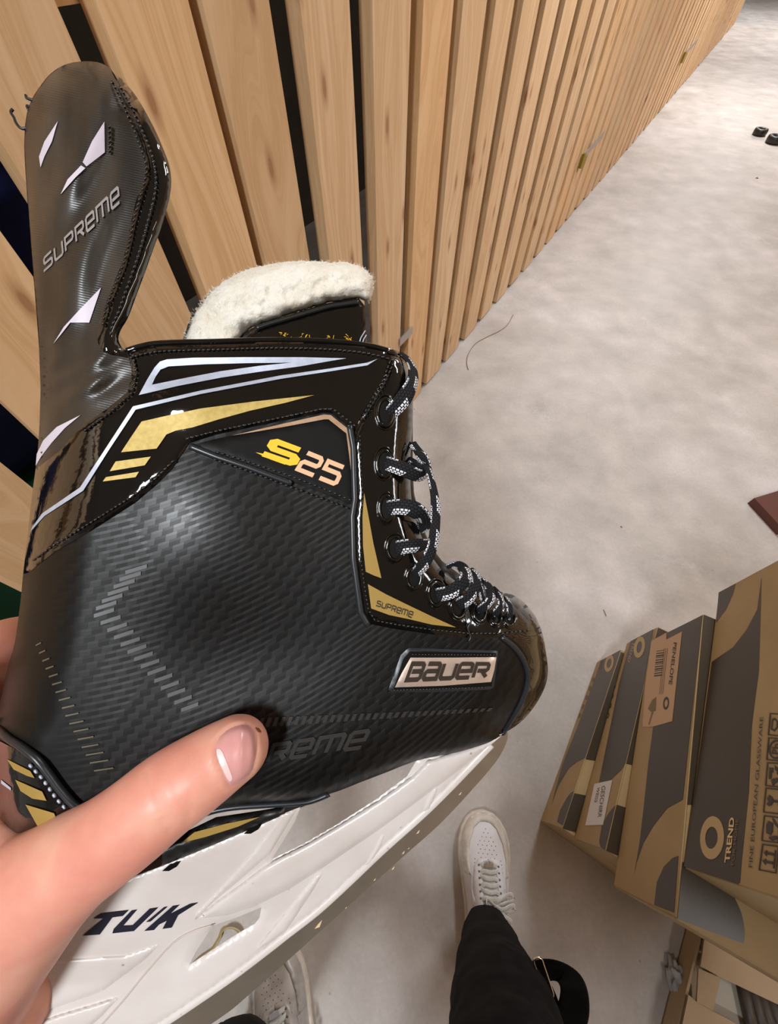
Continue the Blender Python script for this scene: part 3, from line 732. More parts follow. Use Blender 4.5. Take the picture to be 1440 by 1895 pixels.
def boundary(F):
    c = {}
    for f in F:
        for i in range(len(f)):
            a, b = f[i], f[(i + 1) % len(f)]
            if (b, a) in c: del c[(b, a)]
            else: c[(a, b)] = 1
    return list(c)
def patch(name, poly, material, parent=SK, off=.001, thick=.0018, step=12, holes=(), dome=None, z=None, back=None, label=None, edge=8, into=None):
    poly = densify(poly, edge); holes = [densify(h, edge) for h in holes]
    vv, F = cdt(poly, holes, step); U, V = vv[:, 0], vv[:, 1]
    D = (z or zf)(U, V) - off
    if dome:
        R, h = dome; d = segdist(U, V, poly, True)
        for hh in holes: d = np.minimum(d, segdist(U, V, hh, True))
        D = D + h * prof(d, R)
    DB = back(U, V, D) if back else D + thick
    a = PV(U, V, D); n_ = len(a); b = PV(U, V, DB); E_ = boundary(F)
    verts = a + b; uv = [(u / 1000, v / 1000) for u, v in zip(U, V)] * 2
    faces = list(F) + [tuple(i + n_ for i in f[::-1]) for f in F]
    k = len(verts); verts = verts + a + b; uv = uv + uv            # own vertices for the rim, so that it keeps its edge
    faces += [(p_ + k, p_ + k + n_, q + k + n_, q + k)[::1] for p_, q in E_]
    if into is not None: into.add(verts, faces, uv); return None
    return obj(name, verts, faces, material, parent, True, uv, label)
def mirrored(U, V, D): return 2 * (ZB(U) + MID) - D
def tubes(name, lines, r, material, parent=SK, off=.0006, z=None, n=7, closed=False, label=None):
    m = MB()
    for ln in lines:
        ln = densify(ln, 7, closed)
        if closed: ln = ln + [ln[0]]
        a = np.array(ln); m.tube(PV(a[:, 0], a[:, 1], (z or zf)(a[:, 0], a[:, 1]) - off), r, n)
    return m.build(name, material, parent, label=label)
def stitches(lines, pitch=9, ln=6, r=.00038, off=.0016, parent=SK, material='thread', jit=0.3):
    m = MB()
    for L in lines:
        L = densify(L, 1.5, False); s = 0; last = L[0]; i = 0; acc = 0
        pts = np.array(L); seg = np.r_[0, np.cumsum(np.hypot(*np.diff(pts, axis=0).T))]
        for s in np.arange(0, seg[-1] - ln, pitch):
            q = [np.array([np.interp(s + t * ln, seg, pts[:, 0]), np.interp(s + t * ln, seg, pts[:, 1])]) for t in (0, .25, .75, 1)]
            a = np.array(q); d = zf(a[:, 0], a[:, 1]) - off; d[0] += .0005; d[-1] += .0005
            m.tube(PV(a[:, 0], a[:, 1], d), [r * .7, r, r, r * .7], 6)
    return m.build('stitching', M[material], parent)

# boot shell
shell = BACK[::-1][0:1] + COLLAR + FRONT[1:] + TOE[1:] + SOLE[1:] + HEEL[::-1][1:] + BACK
shell = [(72, 640), (150, 650)] + COLLAR + FRONT[1:] + TOE[1:] + SHS[1:] + [(-26, 1520), (-28, 1430), (-22, 1360)] + BACK[:-1]
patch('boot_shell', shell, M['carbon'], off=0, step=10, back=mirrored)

# tendon guard: near and far wing meeting at the back
gpoly = GUARD + [(236, 650), (244, 690), (236, 725), (200, 755), (150, 790), (110, 835), (68, 870), (73, 790), (75, 720)]
gm = MB()
patch('', gpoly, None, off=.0002, thick=.0035, step=9, into=gm)
patch('', gpoly, None, off=.0002, step=14, z=lambda U, V: mirrored(U, V, zf(U, V)), back=lambda U, V, D: D - .0035, into=gm)
guard = gm.build('tendon_guard', M['guard'], SK)
# glossy edging of the guard
inner = [(212, 138), (232, 175), (248, 215), (262, 255), (272, 300), (268, 330), (255, 360), (245, 400), (236, 440), (228, 480), (212, 520), (196, 560), (186, 590), (180, 620), (190, 650), (236, 662)]
edging = [p for p in GUARD if GUARD.index(p) >= 39] + [(236, 650)] + cr(inner, 3)[::-1]
patch('guard_edging', edging, M['patent'], guard, off=.0010, thick=.0012, step=8, dome=(9, .0006))
stitches([cr([(207, 150), (226, 188), (243, 228), (258, 268), (270, 305), (268, 335), (258, 370), (248, 405), (240, 445), (228, 490), (212, 530), (196, 570), (190, 605)], 4),
          cr([(222, 160), (244, 200), (262, 240), (280, 285), (288, 325), (286, 360), (276, 400), (264, 445), (250, 490), (234, 535), (218, 580), (207, 605), (205, 625)], 4)], 10, 6, .0005, .0022, guard)
stitches([[(202, 232), (203, 255), (202, 285)]], 9, 5, .0005, .0014, guard)
for q in [[(193, 225), (194, 282), (160, 308), (153, 300), (170, 262)], [(150, 306), (158, 311), (140, 328), (125, 345), (112, 360), (125, 332)], [(107, 224), (96, 262), (82, 290), (75, 310), (72, 290), (82, 262)],
          [(187, 532), (165, 597), (130, 597), (112, 620), (98, 637), (118, 605), (150, 570)], [(149, 768), (120, 792), (95, 820), (76, 845), (66, 862), (68, 840), (80, 815), (105, 790)]]:
    patch('reflective_flash', q, M['lilac'], guard, off=.0006, thick=.0005, step=8)

# stroke lettering ---------------------------------------------------------
GL = {'S': (1, [[(1, 0), (.12, 0), (0, .12), (0, .38), (.12, .5), (.88, .5), (1, .62), (1, .88), (.88, 1), (-.15, 1)]]),
      'U': (1, [[(0, 0), (0, .88), (.12, 1), (.88, 1), (1, .88), (1, 0)]]),
      'P': (1, [[(0, 1), (0, 0), (.88, 0), (1, .12), (1, .42), (.88, .55), (0, .55)]]),
      'R': (1, [[(0, 1), (0, 0), (.88, 0), (1, .12), (1, .40), (.88, .52), (.2, .52)], [(.55, .52), (1, 1)]]),
      'E': (1, [[(1, 1), (.12, 1), (0, .88), (0, .12), (.12, 0), (.88, 0), (1, .12), (1, .52), (.15, .52)]]),
      'M': (1.5, [[(0, 1), (0, 0), (1.38, 0), (1.5, .12), (1.5, 1)], [(.75, 0), (.75, 1)]]),
      'B': (1, [[(.2, .48), (.88, .48), (1, .36), (1, .12), (.88, 0), (0, 0), (0, 1), (.88, 1), (1, .88), (1, .6), (.88, .48)]]),
      'A': (1, [[(0, 0), (.88, 0), (1, .12), (1, 1), (.12, 1), (0, .88), (0, .60), (.12, .48), (1, .48)]]),
      '2': (1, [[(0, 0), (.88, 0), (1, .12), (1, .38), (.88, .5), (.12, .5), (0, .62), (0, 1), (1, 1)]]),
      '5': (1, [[(1, 0), (0, 0), (0, .42), (.88, .42), (1, .54), (1, .88), (.88, 1), (0, 1)]]),
      'T': (1, [[(0, 0), (1, 0)], [(.5, 0), (.5, 1)]]), 'I': (.3, [[(.15, 0), (.15, .8)]]),
      'K': (1, [[(0, 0), (0, 1)], [(1, 0), (.1, .55)], [(.35, .42), (.95, 1)]])}
def stroke_letters(name, s, quad, wid, material, parent=SK, off=.001, gap=.45, sub=4, z=None):
    tot = sum(GL[c][0] for c in s) + gap * (len(s) - 1); x0 = 0; m = MB(); asp = 1 / tot
    for c in s:
        wl, lines = GL[c]
        for L in lines:
            P2 = [np.array((x0 + a, b * 1.0)) for a, b in L]; hw = wid / 2
            left = []; right = []
            for i, p in enumerate(P2):
                d1 = (p - P2[i - 1]) if i else (P2[1] - p); d2 = (P2[i + 1] - p) if i < len(P2) - 1 else d1
                d1 = d1 / np.hypot(*d1); d2 = d2 / np.hypot(*d2); t = d1 + d2; t = t / (np.hypot(*t) + 1e-9)
                nn = np.array((-t[1], t[0])); sc = hw / max(.45, float(np.dot(nn, (-d1[1], d1[0]))))
                left.append(p + nn * sc); right.append(p - nn * sc)
            for i in range(len(P2) - 1):
                for k in range(sub):
                    q = []
                    for (A, B) in ((left[i], left[i + 1]), (right[i], right[i + 1])):
                        q += [A + (B - A) * k / sub, A + (B - A) * (k + 1) / sub]
                    pts = np.array([quadmap(quad, a[0] * asp, a[1]) for a in (q[0], q[1], q[3], q[2])])
                    d = (z or zf)(pts[:, 0], pts[:, 1]) - off
                    f_ = PV(pts[:, 0], pts[:, 1], d); b_ = PV(pts[:, 0], pts[:, 1], d + .00025)
                    m.add(f_ + b_, [(0, 1, 2, 3), (7, 6, 5, 4), (0, 4, 5, 1), (2, 6, 7, 3)])
        x0 += wl + gap
    return m.build(name, M[material], parent, False)
m_ = stroke_letters('guard_lettering', 'SUPREME', [(81, 478), (218, 346), (221, 374), (83, 500)], .21, 'greyprint', guard, .0007, .4)

# cuff
cuff = [(236, 650)] + COLLAR[1:] + [(722, 690), (700, 730), (678, 765), (660, 800), (652, 795), (612, 764), (595, 764), (500, 783), (400, 804), (350, 820), (338, 838), (318, 868), (290, 896),
        (250, 930), (180, 975), (100, 1022), (52, 1060), (43, 1062), (50, 1000), (60, 910), (66, 868), (110, 835), (150, 790), (200, 755), (236, 725), (244, 690)]
cu = patch('cuff', cuff, M['patent'], off=.0012, thick=.002, step=10, dome=(8, .0009))
tubes('collar_binding', [COLLAR], .0014, M['patent'], off=.0006)
stitches([[(u, v + 14) for u, v in COLLAR[1:]], [(345, 812), (400, 798), (500, 777), (596, 757), (616, 757), (662, 792)], [(722, 668), (708, 705), (690, 735), (664, 785)],
          [(246, 655), (252, 690), (243, 728), (205, 762), (155, 798)], [(322, 852), (290, 884), (246, 918), (176, 962), (98, 1010), (60, 1038)]], 9, 6, .0004, .0018)
def deco(name, poly, mt, holes=(), off=.0017, parent=None, **k): return patch(name, poly, M[mt], parent or cu, off=off, thick=.0004, step=10, holes=holes, **k)
deco('silver_stripe', [(257, 731), (272, 703), (286, 680), (296, 669), (309, 665), (356, 662), (450, 661), (560, 661), (641, 663), (600, 670), (555, 678), (480, 688), (408, 699), (330, 714)], 'silver',
     [[(281, 712), (288, 697), (297, 684), (312, 678), (380, 674), (460, 672), (540, 671), (480, 677), (408, 687), (340, 700)]])
deco('silver_line', [(699, 664), (680, 676), (612, 687), (520, 701), (372, 729), (251, 758), (200, 835), (154, 908), (82, 955), (57, 983), (60, 975), (78, 950), (148, 902), (194, 832), (246, 752), (370, 723), (518, 695), (610, 682), (680, 671)], 'silver')
deco('gold_stripe', [(224, 837), (243, 808), (262, 780), (310, 769), (371, 756), (470, 743), (582, 731), (530, 745), (463, 760), (405, 776), (356, 791), (325, 797), (308, 804), (290, 830)], 'gold')
deco('gold_bar', [(203, 872), (214, 854), (279, 845), (268, 861)], 'gold'); deco('gold_bar', [(190, 891), (196, 883), (257, 873), (251, 883)], 'gold')

# model badge panel
pan = [(352, 824), (400, 812), (500, 790), (598, 771), (612, 772), (650, 801), (655, 840), (659, 890), (660, 938), (600, 914), (540, 892), (460, 862), (400, 842)]
pb_ = patch('name_panel', pan, M['black_matte'], off=.0010, thick=.0015, step=10, dome=(6, .0006))
deco('copper_trim', [(430, 806), (520, 785), (600, 767), (612, 768), (650, 798), (653, 840), (660, 905), (654, 905), (646, 840), (641, 802), (608, 776), (600, 776), (520, 791)], 'copper', parent=pb_, off=.0015)
stroke_letters('badge_lettering', '25', [(569, 838), (636, 865), (621, 896), (551, 868)], .25, 'peach', pb_, .0015, .38)
stroke_letters('badge_letter', 'S', [(509, 816), (555, 833), (541, 858), (494, 842)], .36, 'yellow', pb_, .0015)
deco('badge_swash', [(473, 837), (500, 842), (530, 851), (528, 860), (500, 850)], 'yellow', parent=pb_, off=.0015)
tubes('panel_piping', [[(352, 826), (400, 845), (460, 865), (540, 895)]], .0014, M['piping'], off=.0006)
stitches([[(400, 836), (460, 855), (540, 882), (600, 905), (655, 928)], [(395, 850), (460, 872), (540, 902), (600, 924), (655, 945)]], 10, 6, .0004, .0014)
tubes('panel_seam', [[(647, 789), (654, 830), (657, 925), (652, 956), (654, 1035), (663, 1099), (668, 1134), (682, 1158)]], .0015, M['piping'], off=.0010)

# eyestay
stay = [(735, 655)] + FRONT[1:-1] + [(925, 1100), (948, 1118), (970, 1140), (988, 1160), (993, 1176), (930, 1181), (870, 1181), (800, 1174), (730, 1164), (686, 1155), (672, 1132), (666, 1095), (658, 1035),
        (656, 960), (661, 925), (658, 870), (655, 815), (662, 798), (680, 765), (702, 730), (723, 690)]
es = patch('eyestay', stay, M['patent'], off=.0016, thick=.0024, step=9, dome=(8, .0010))
stitches([[(666, 805), (668, 870), (672, 925), (666, 960), (668, 1035), (676, 1095), (682, 1128), (694, 1148), (735, 1156), (800, 1165), (870, 1172), (930, 1172), (985, 1166)], [(728, 672), (712, 708), (692, 742), (672, 776)]], 8, 5, .0004, .0021)
deco('gold_blade', [(674, 912), (682, 955), (691, 1005), (706, 1070), (692, 1065), (677, 1058), (672, 1010), (671, 956)], 'gold_flat', parent=es, off=.0021)
gb = deco('gold_triangle', [(681, 1081), (715, 1100), (758, 1121), (800, 1141), (844, 1161), (800, 1156), (758, 1146), (720, 1138), (687, 1126)], 'gold_flat', parent=es, off=.0021)
stroke_letters('stay_lettering', 'SUPREME', [(699, 1112), (765, 1133), (762, 1143), (697, 1121)], .22, 'darkprint', gb, .0024, .4, 2)
# eyelets
EY = [(713, 763, 19, 32), (711, 858, 18, 31), (715, 941, 17, 30), (731, 1015, 19, 28), (766, 1070, 17, 24), (807, 1099, 18, 27), (848, 1124, 17, 24), (888, 1133, 15, 22), (918, 1141, 13, 19), (944, 1146, 12, 17)]
for (u, v, rx, ry) in EY:
    m = MB(); e1 = np.array(ell(u, v, rx * .78, ry * .78, 26)); d = zf(e1[:, 0], e1[:, 1]) - .0024
    p_ = PV(e1[:, 0], e1[:, 1], d); m.tube(p_ + [p_[0]], .0008, 8, False)
    e2 = np.array(ell(u, v, rx, ry, 26)); p_ = PV(e2[:, 0], e2[:, 1], zf(e2[:, 0], e2[:, 1]) - .0018); m.tube(p_ + [p_[0]], .0005, 6, False)
    e = m.build('eyelet', M['patent'], SK)
    patch('eyelet_hole', ell(u, v, rx * .7, ry * .7, 20), M['black_matte'], e, off=.0019, thick=.0004, step=8)

# toe cap
cap = TOE + [(930, 1359), (945, 1335), (965, 1305), (977, 1275), (982, 1245), (975, 1215), (960, 1192), (938, 1176), (960, 1178), (993, 1177), (985, 1160), (966, 1138), (946, 1117), (925, 1101)]
patch('toe_cap', cap, M['patent'], off=.0008, thick=.0016, step=8, dome=(6, .0007))
tubes('toe_piping', [cr([(928, 1178), (950, 1196), (968, 1220), (977, 1248), (973, 1276), (962, 1304), (945, 1334), (930, 1357)], 4)], .0013, M['piping'], off=.0008)

# maker's badge
pl_ = patch('badge_surround', [(756, 1199), (770, 1199), (840, 1202), (922, 1204), (921, 1220), (914, 1272), (906, 1276), (800, 1281), (724, 1281), (719, 1276), (730, 1245), (742, 1212)], M['piping'], off=.0008, thick=.001, step=9, dome=(6, .0006))
patch('badge_recess', [(758, 1206), (918, 1209), (910, 1270), (728, 1276), (746, 1220)], M['black_matte'], pl_, off=.0012, thick=.0008, step=9)
bp = patch('badge_plate', [(760, 1217), (840, 1217), (919, 1216), (915, 1240), (909, 1262), (820, 1269), (731, 1272), (744, 1245)], M['badge'], pl_, off=.0019, thick=.0012, step=9, dome=(5, .0005))
stroke_letters('badge_lettering', 'BAUER', [(763, 1229), (906, 1229), (899, 1253), (752, 1259)], .27, 'darkprint', bp, .0026, .30)
stitches([[(762, 1211), (918, 1212)], [(728, 1277), (905, 1272)]], 6, 4, .0003, .0018, pl_)
# side lettering, half under the thumb
stroke_letters('shell_lettering', 'SUPREME', [(378, 1398), (683, 1352), (668, 1383), (368, 1428)], .26, 'ghost', SK, .0005, .4)
m = MB()
for i in range(34):
    u = 470 + i * 13.2; v = 1338 - i * .75; k = 9 - i * .18
    patch('', [(u, v - k), (u + 7, v - k), (u + 1, v + k), (u - 6, v + k)], None, off=.0004, thick=.0003, step=20, into=m)
m.build('dash_row', M['ghost'], SK)
m = MB()
for i in range(17):
    u = 66 + i * 6.1 + (i > 9) * 1.5 * (i - 9); v = 1190 + i * 14.5; k = 5 + i * .8
    patch('', [(u, v + 3), (u + 2 * k, v - 2), (u + 2 * k, v + .5), (u, v + 6)], None, off=.0004, thick=.0003, step=20, into=m)
m.build('tick_row', mat('olive_tick', (.10, .085, .05), .35), SK)
m = MB()
for i in range(20):
    t = i / 19; v = 1050 + t * 255
    uc = 232 - 62 * (t / .3) if t < .3 else 170 + (t - .3) / .7 * 165
    k = 20 - 4 * t
    patch('', [(uc, v + 6), (uc + 2 * k, v - 6), (uc + 2 * k, v + 1), (uc, v + 13)], None, off=.0003, thick=.0003, step=20, into=m)
m.build('chevron_bars', mat('chevron_print', (.055, .055, .056), .30, spec=.9), SK)

# heel counter stripe, lower left
hp = patch('heel_counter', [(-28, 1350), (0, 1372), (40, 1392), (68, 1412), (100, 1450), (140, 1490), (200, 1500), (300, 1560), (300, 1602), (200, 1640), (100, 1650), (10, 1600), (-26, 1520), (-28, 1430)], M['patent'], off=.0010, thick=.0018, step=10)
tubes('heel_piping', [cr([(-20, 1335), (0, 1352), (18, 1368), (40, 1382), (68, 1405), (90, 1432), (112, 1462), (142, 1494), (180, 1515)], 4)], .0014, M['piping'], off=.0014)
for q in [[(13, 1405), (56, 1427), (64, 1440), (50, 1436), (25, 1424)], [(28, 1443), (78, 1465), (86, 1482), (60, 1478), (38, 1464)], [(47, 1489), (100, 1505), (110, 1530), (70, 1530)]]:
    deco('gold_bar', q, 'gold_flat', parent=hp, off=.0014)
stitches([[(55, 1415), (80, 1442), (105, 1478), (125, 1500)]], 14, 6, .0006, .0018, hp, 'silver')
deco('silver_mark', [(2, 1443), (20, 1458), (20, 1463), (2, 1450)], 'silver', parent=hp, off=.0014)

# outsole
zs = lambda U, V: ZB(U) + .0125 + 0 * V
patch('outsole', [(607, 1466), (612, 1474), (575, 1487), (558, 1494), (465, 1534), (376, 1572), (300, 1603), (200, 1642), (100, 1652), (100, 1600), (300, 1560), (400, 1512), (480, 1500), (560, 1486)], M['black_rubber'],
      off=0, z=zs, step=12, back=mirrored, dome=(14, .004))
tubes('welt', [cr([(607, 1470), (585, 1479), (560, 1485), (500, 1489), (430, 1494), (380, 1505), (330, 1530)], 4)], .0013, M['piping'], off=-.0002, z=zs)
deco('gold_flash', [(480, 1512), (420, 1524), (360, 1540), (335, 1560), (380, 1549), (440, 1530)], 'gold_flat', parent=SK, off=.0004, z=zs)

# tongue: felt crescent and glossy black front
TA = [(325, 660)] + cr([(338, 630), (343, 612), (358, 579), (383, 547), (416, 520), (455, 500), (502, 489), (553, 483), (607, 485), (647, 487), (675, 497), (691, 518), (691, 540), (684, 562)], 4)
TBk = cr([(665, 552), (607, 561), (553, 577), (502, 594), (473, 604), (455, 615), (443, 632)], 4) + [(438, 660)]
rs = random.Random(3)
felt = [(u + rs.uniform(-1.3, 1.3), v + rs.uniform(-1.3, 1.3)) for u, v in densify(TA + TBk, 5)]
def zfelt(U, V):
    b = ZB(U) + .016 + .006 * np.clip((600 - U) / 300, 0, 1)
    return b + np.array([.0016 * noise.fractal(Vector((u * .045, v * .045, 0)), 1.0, 2.0, 4) + .0007 * noise.noise(Vector((u * .16, v * .16, 3))) for u, v in zip(U, V)])
fl = patch('tongue_felt', felt, M['felt'], z=zfelt, off=.0, thick=.022, step=5, dome=(30, .012), edge=5)
fz = MB()
for i in range(900):
    k = rs.randrange(len(TA)); u, v = TA[k]
    if rs.random() < .35: u += rs.uniform(-2, 22); v += rs.uniform(4, 60)
    u += rs.uniform(-4, 4); v += rs.uniform(-1, 5)
    if not bool(inside(np.array([u]), np.array([v + 2.0]), felt)[0]): continue
    ed = float(segdist(np.array([u]), np.array([v]), felt, True)[0])
    d = float(ZB(u)) + .016 + .012 * float(prof(np.array([ed]), 30)[0])
    p0 = P(u, v, d); dr = (RT * rs.uniform(-1, 1) + UP * rs.uniform(-.2, 1) - FW * rs.uniform(0, .8)).normalized(); ln_ = rs.uniform(.0006, .0016)
    fz.tube([p0, p0 + dr * ln_ * .6, p0 + dr * ln_ + RT * rs.uniform(-.0005, .0005)], [.00007, .00006, .00003], 3, False)
f_o = fz.build('felt_fuzz', M['fibre'], fl); f_o['kind'] = 'stuff'
zt = lambda U, V: ZB(U) + .020 + 0 * V
tg = patch('tongue_face', TBk[:-1][::-1] + [(665, 553), (675, 566), (677, 600), (678, 660), (430, 660)], M['patent'], z=zt, off=0, thick=.010, step=9, dome=(9, .003))
stitches([], 9, 6, parent=tg) if False else None
m = MB(); cl = [(474, 608), (500, 599), (555, 583), (610, 567), (664, 559)]; a = np.array(densify(cl, 6, False)); m.tube(PV(a[:, 0], a[:, 1], zt(a[:, 0], a[:, 1]) - .0006), .0011, 7); m.build('tongue_binding', M['black_rubber'], tg)
m = MB()
for (u, v) in [(524, 618), (532, 624), (560, 624), (568, 627), (612, 630), (640, 630), (650, 632)]:
    for j in range(6):
        p0 = P(u + rs.uniform(-6, 6), v + rs.uniform(-7, 5), float(ZB(u)) + .0195); m.tube([p0, p0 + UP * rs.uniform(-.001, .0018) + RT * rs.uniform(-.0016, .0016) - FW * .0006], .00014, 4)
m.build('yellow_embroidery', M['yellow'], tg)
m = MB()
for L in ([(664, 640), (668, 625), (676, 612)], [(670, 640), (673, 628), (678, 620)]):
    m.tube([P(u, v, float(ZB(u)) + .0190) for u, v in L], .0003, 5)
m.build('silver_line', M['silver'], tg)
# dark tongue between the eyestays
tpoly = [(700, 690), (757, 690), (764, 780), (764, 850), (766, 910), (778, 965), (797, 1010), (818, 1038), (850, 1062), (890, 1084), (930, 1096), (930, 1130), (820, 1100), (740, 1000), (700, 860)]
patch('tongue_lining', tpoly, M['black_rubber'], z=lambda U, V: ZB(U) + .018 + 0 * V, off=0, thick=.03, step=12, dome=(12, .006))

# lace
lc = MB()
def lace(pts, n_=6):
    """(u, v, depth relative to the boot plane, half width px, twist)"""
    q = cr(pts, n_); P3 = [P(u, v, float(ZB(u)) + dz) for u, v, dz, hw, tw in q]; W = []; HW = []
    for i, (u, v, dz, hw, tw) in enumerate(q):
        a = q[max(0, i - 1)]; b = q[min(len(q) - 1, i + 1)]; du, dv = b[0] - a[0], b[1] - a[1]; L = math.hypot(du, dv) + 1e-6
        W.append(RT * (-dv / L) - UP * (du / L) + FW * tw); HW.append(hw * .165 / FP)
    lc.ribbon(P3, W, HW, .00075, 12)
lace([(703, 770, .006, 6, 0), (716, 768, .000, 11, .1), (732, 755, -.0035, 15, .2), (750, 733, -.0035, 16, .3), (763, 708, .000, 14, .8), (764, 685, .006, 12, 1.0), (755, 666, .011, 8, .8), (742, 655, .014, 5, .5)])
lace([(702, 853, .006, 9, 0), (712, 856, -.001, 13, 0), (735, 864, -.0045, 14, .1), (757, 873, -.0045, 14, .2), (775, 880, -.002, 13, .5), (786, 876, .002, 10, 1), (792, 862, .006, 9, 1.2)])
lace([(706, 940, .006, 9, 0), (716, 940, -.001, 14, 0), (738, 938, -.0045, 15, -.1), (762, 941, -.005, 16, .1), (779, 953, -.003, 17, .5), (785, 968, .004, 15, .9), (778, 980, .011, 10, 1)])
lace([(722, 1013, .006, 10, 0), (733, 1014, -.001, 14, 0), (752, 1011, -.004, 14, 0), (775, 1009, -.003, 13, .2), (792, 1006, .003, 10, .4), (800, 998, .009, 8, .5)])
lace([(758, 1070, .006, 7, 0), (767, 1062, -.001, 10, 0), (785, 1043, -.008, 12, .2), (800, 1012, -.010, 11, .3), (805, 975, -.010, 10, .2), (806, 935, -.009, 9, .1), (802, 905, -.008, 8, .5), (796, 880, -.005, 8, .8), (789, 862, .000, 9, .9), (776, 840, .006, 9, .5), (764, 820, .011, 8, .3)])
lace([(764, 822, .004, 8, 0), (775, 836, .001, 8, .3), (786, 848, .000, 8, .5), (793, 866, .001, 6, .8), (786, 876, .003, 5, 1)])
lace([(758, 850, .010, 6, 0), (770, 858, .005, 7, .3), (782, 864, .003, 7, .3), (792, 868, .002, 5, .3)])
lace([(797, 1103, .006, 9, 0), (808, 1101, -.001, 13, 0), (832, 1096, -.006, 14, .1), (852, 1083, -.007, 15, .4), (862, 1066, -.003, 14, .8), (856, 1050, .004, 11, 1), (842, 1044, .010, 8, .8), (828, 1048, .015, 6, .5)])
lace([(840, 1124, .006, 8, 0), (850, 1118, -.001, 12, .1), (868, 1106, -.006, 13, .3), (880, 1086, -.005, 12, .6), (880, 1066, .001, 10, .9), (870, 1055, .007, 8, 1)])
lace([(882, 1133, .006, 7, 0), (892, 1126, -.001, 9, .1), (906, 1112, -.004, 10, .4), (908, 1095, .001, 10, .8), (897, 1078, .006, 9, .9), (880, 1068, .009, 7, .7)])
lace([(866, 1062, .004, 5, 0), (880, 1070, .000, 6, 0), (889, 1090, -.001, 6, .2), (893, 1110, .001, 5, 0)])
lace([(912, 1140, .006, 5, 0), (919, 1132, 0, 8, .2), (927, 1116, -.001, 8, .6), (922, 1100, .004, 7, .9), (912, 1088, .009, 6, .8)])
lace([(938, 1146, .006, 5, 0), (943, 1138, .002, 7, .2), (942, 1120, .002, 7, .6), (934, 1106, .007, 6, .8)])
lc.build('lace', M['lace'], SK)
m = MB(); q = cr([(866, 1128), (868, 1140), (872, 1150), (866, 1162), (871, 1178), (868, 1186)], 5); m.tube([P(u, v, float(ZB(u)) - .003) for u, v in q], .0004, 6); m.build('loose_thread', M['piping'], SK)
m = MB()
for L in ([(64, 186), (50, 182), (48, 176)], [(60, 200), (50, 196), (54, 205)], [(56, 236), (40, 238), (30, 228), (26, 218), (20, 208), (24, 202)]):
    q = cr(L, 4); m.tube([P(u, v, float(ZB(u)) + .032) for u, v in q], .0006, 6)
m.build('frayed_thread', M['piping'], SK)

# ------------------------------------------------------------------ blade holder and runner
SL2 = SOLE
def zh(U, V):
    d = segdist(np.asarray(U, float), np.asarray(V, float), SOLE)
    return ZB(U) + .016 + .010 * np.clip(d / 170, 0, 1)
TOPH = [(930, 1358), (772, 1405), (753, 1437), (692, 1482), (621, 1527), (564, 1560), (520, 1582), (503, 1590), (525, 1555), (545, 1522), (557, 1492), (465, 1529), (376, 1567), (300, 1598), (200, 1636), (60, 1690)]
RIM = cr([(150, 1990), (230, 1937), (300, 1894), (420, 1813), (500, 1753), (533, 1727), (591, 1682), (650, 1628), (711, 1570), (789, 1500), (847, 1442), (909, 1377)], 4)
hpoly = TOPH + [(-30, 1760), (-90, 1990), (-60, 2060)] + RIM
win = [(394, 1713), (440, 1697), (484, 1679), (480, 1699), (471, 1710), (444, 1725), (389, 1760), (350, 1786), (362, 1762)]
hd = patch('blade_holder', hpoly, M['holder'], z=zh, off=0, step=9, edge=4, holes=[win], dome=(7, .0012), back=mirrored)
# raised upper beam
beam = [(361, 1701), (420, 1694), (470, 1678), (536, 1645), (593, 1609), (701, 1536), (800, 1463), (867, 1412), (909, 1378), (928, 1362), (850, 1390), (790, 1408), (762, 1437), (700, 1482), (628, 1527), (570, 1561), (520, 1586), (488, 1604), (440, 1640), (400, 1668)]
patch('upper_beam', beam, M['holder'], hd, z=zh, off=.0026, thick=.005, step=5, edge=4, dome=(20, .0026))
patch('tower_rib', [(360, 1700), (372, 1690), (430, 1640), (500, 1580), (548, 1500), (557, 1493), (520, 1507), (470, 1575), (420, 1630), (362, 1690)], M['holder'], hd, z=zh, off=.0010, thick=.003, step=4, edge=3, dome=(6, .0010))
patch('lower_rib', [(470, 1760), (500, 1722), (535, 1680), (585, 1620), (600, 1612), (578, 1650), (545, 1700), (530, 1722), (500, 1746)], M['holder'], hd, z=zh, off=.0012, thick=.003, step=4, edge=3, dome=(9, .0012))
patch('lower_rib', [(670, 1607), (690, 1575), (708, 1540), (716, 1534), (704, 1570), (686, 1598)], M['holder'], hd, z=zh, off=.0011, thick=.003, step=4, edge=3, dome=(6, .0011))
patch('lower_rib', [(780, 1505), (790, 1480), (802, 1460), (812, 1452), (804, 1478), (795, 1498)], M['holder'], hd, z=zh, off=.0011, thick=.003, step=4, edge=3, dome=(5, .0011))
patch('rear_relief', [(60, 1780), (160, 1772), (230, 1768), (300, 1744), (270, 1775), (190, 1835), (90, 1870), (20, 1880)], M['holder'], hd, z=zh, off=.0012, thick=.003, step=5, edge=4, dome=(16, .0013))
patch('rear_relief', [(40, 1905), (100, 1880), (200, 1850), (225, 1842), (190, 1880), (120, 1940), (20, 1990)], M['holder'], hd, z=zh, off=.0012, thick=.003, step=5, edge=4, dome=(14, .0013))
tubes('moulding_seam', [cr([(395, 1712), (360, 1722), (320, 1745), (270, 1800), (225, 1855), (180, 1905)], 4), [(362, 1700), (420, 1640), (478, 1580)]], .0004, mat('seam_shade', (.50, .42, .37), .5), hd, off=.0002, z=zh)
tubes('rim', [[(u - 1.5, v - 2) for u, v in RIM]], .0026, M['holder'], hd, off=-.0022, z=zh)
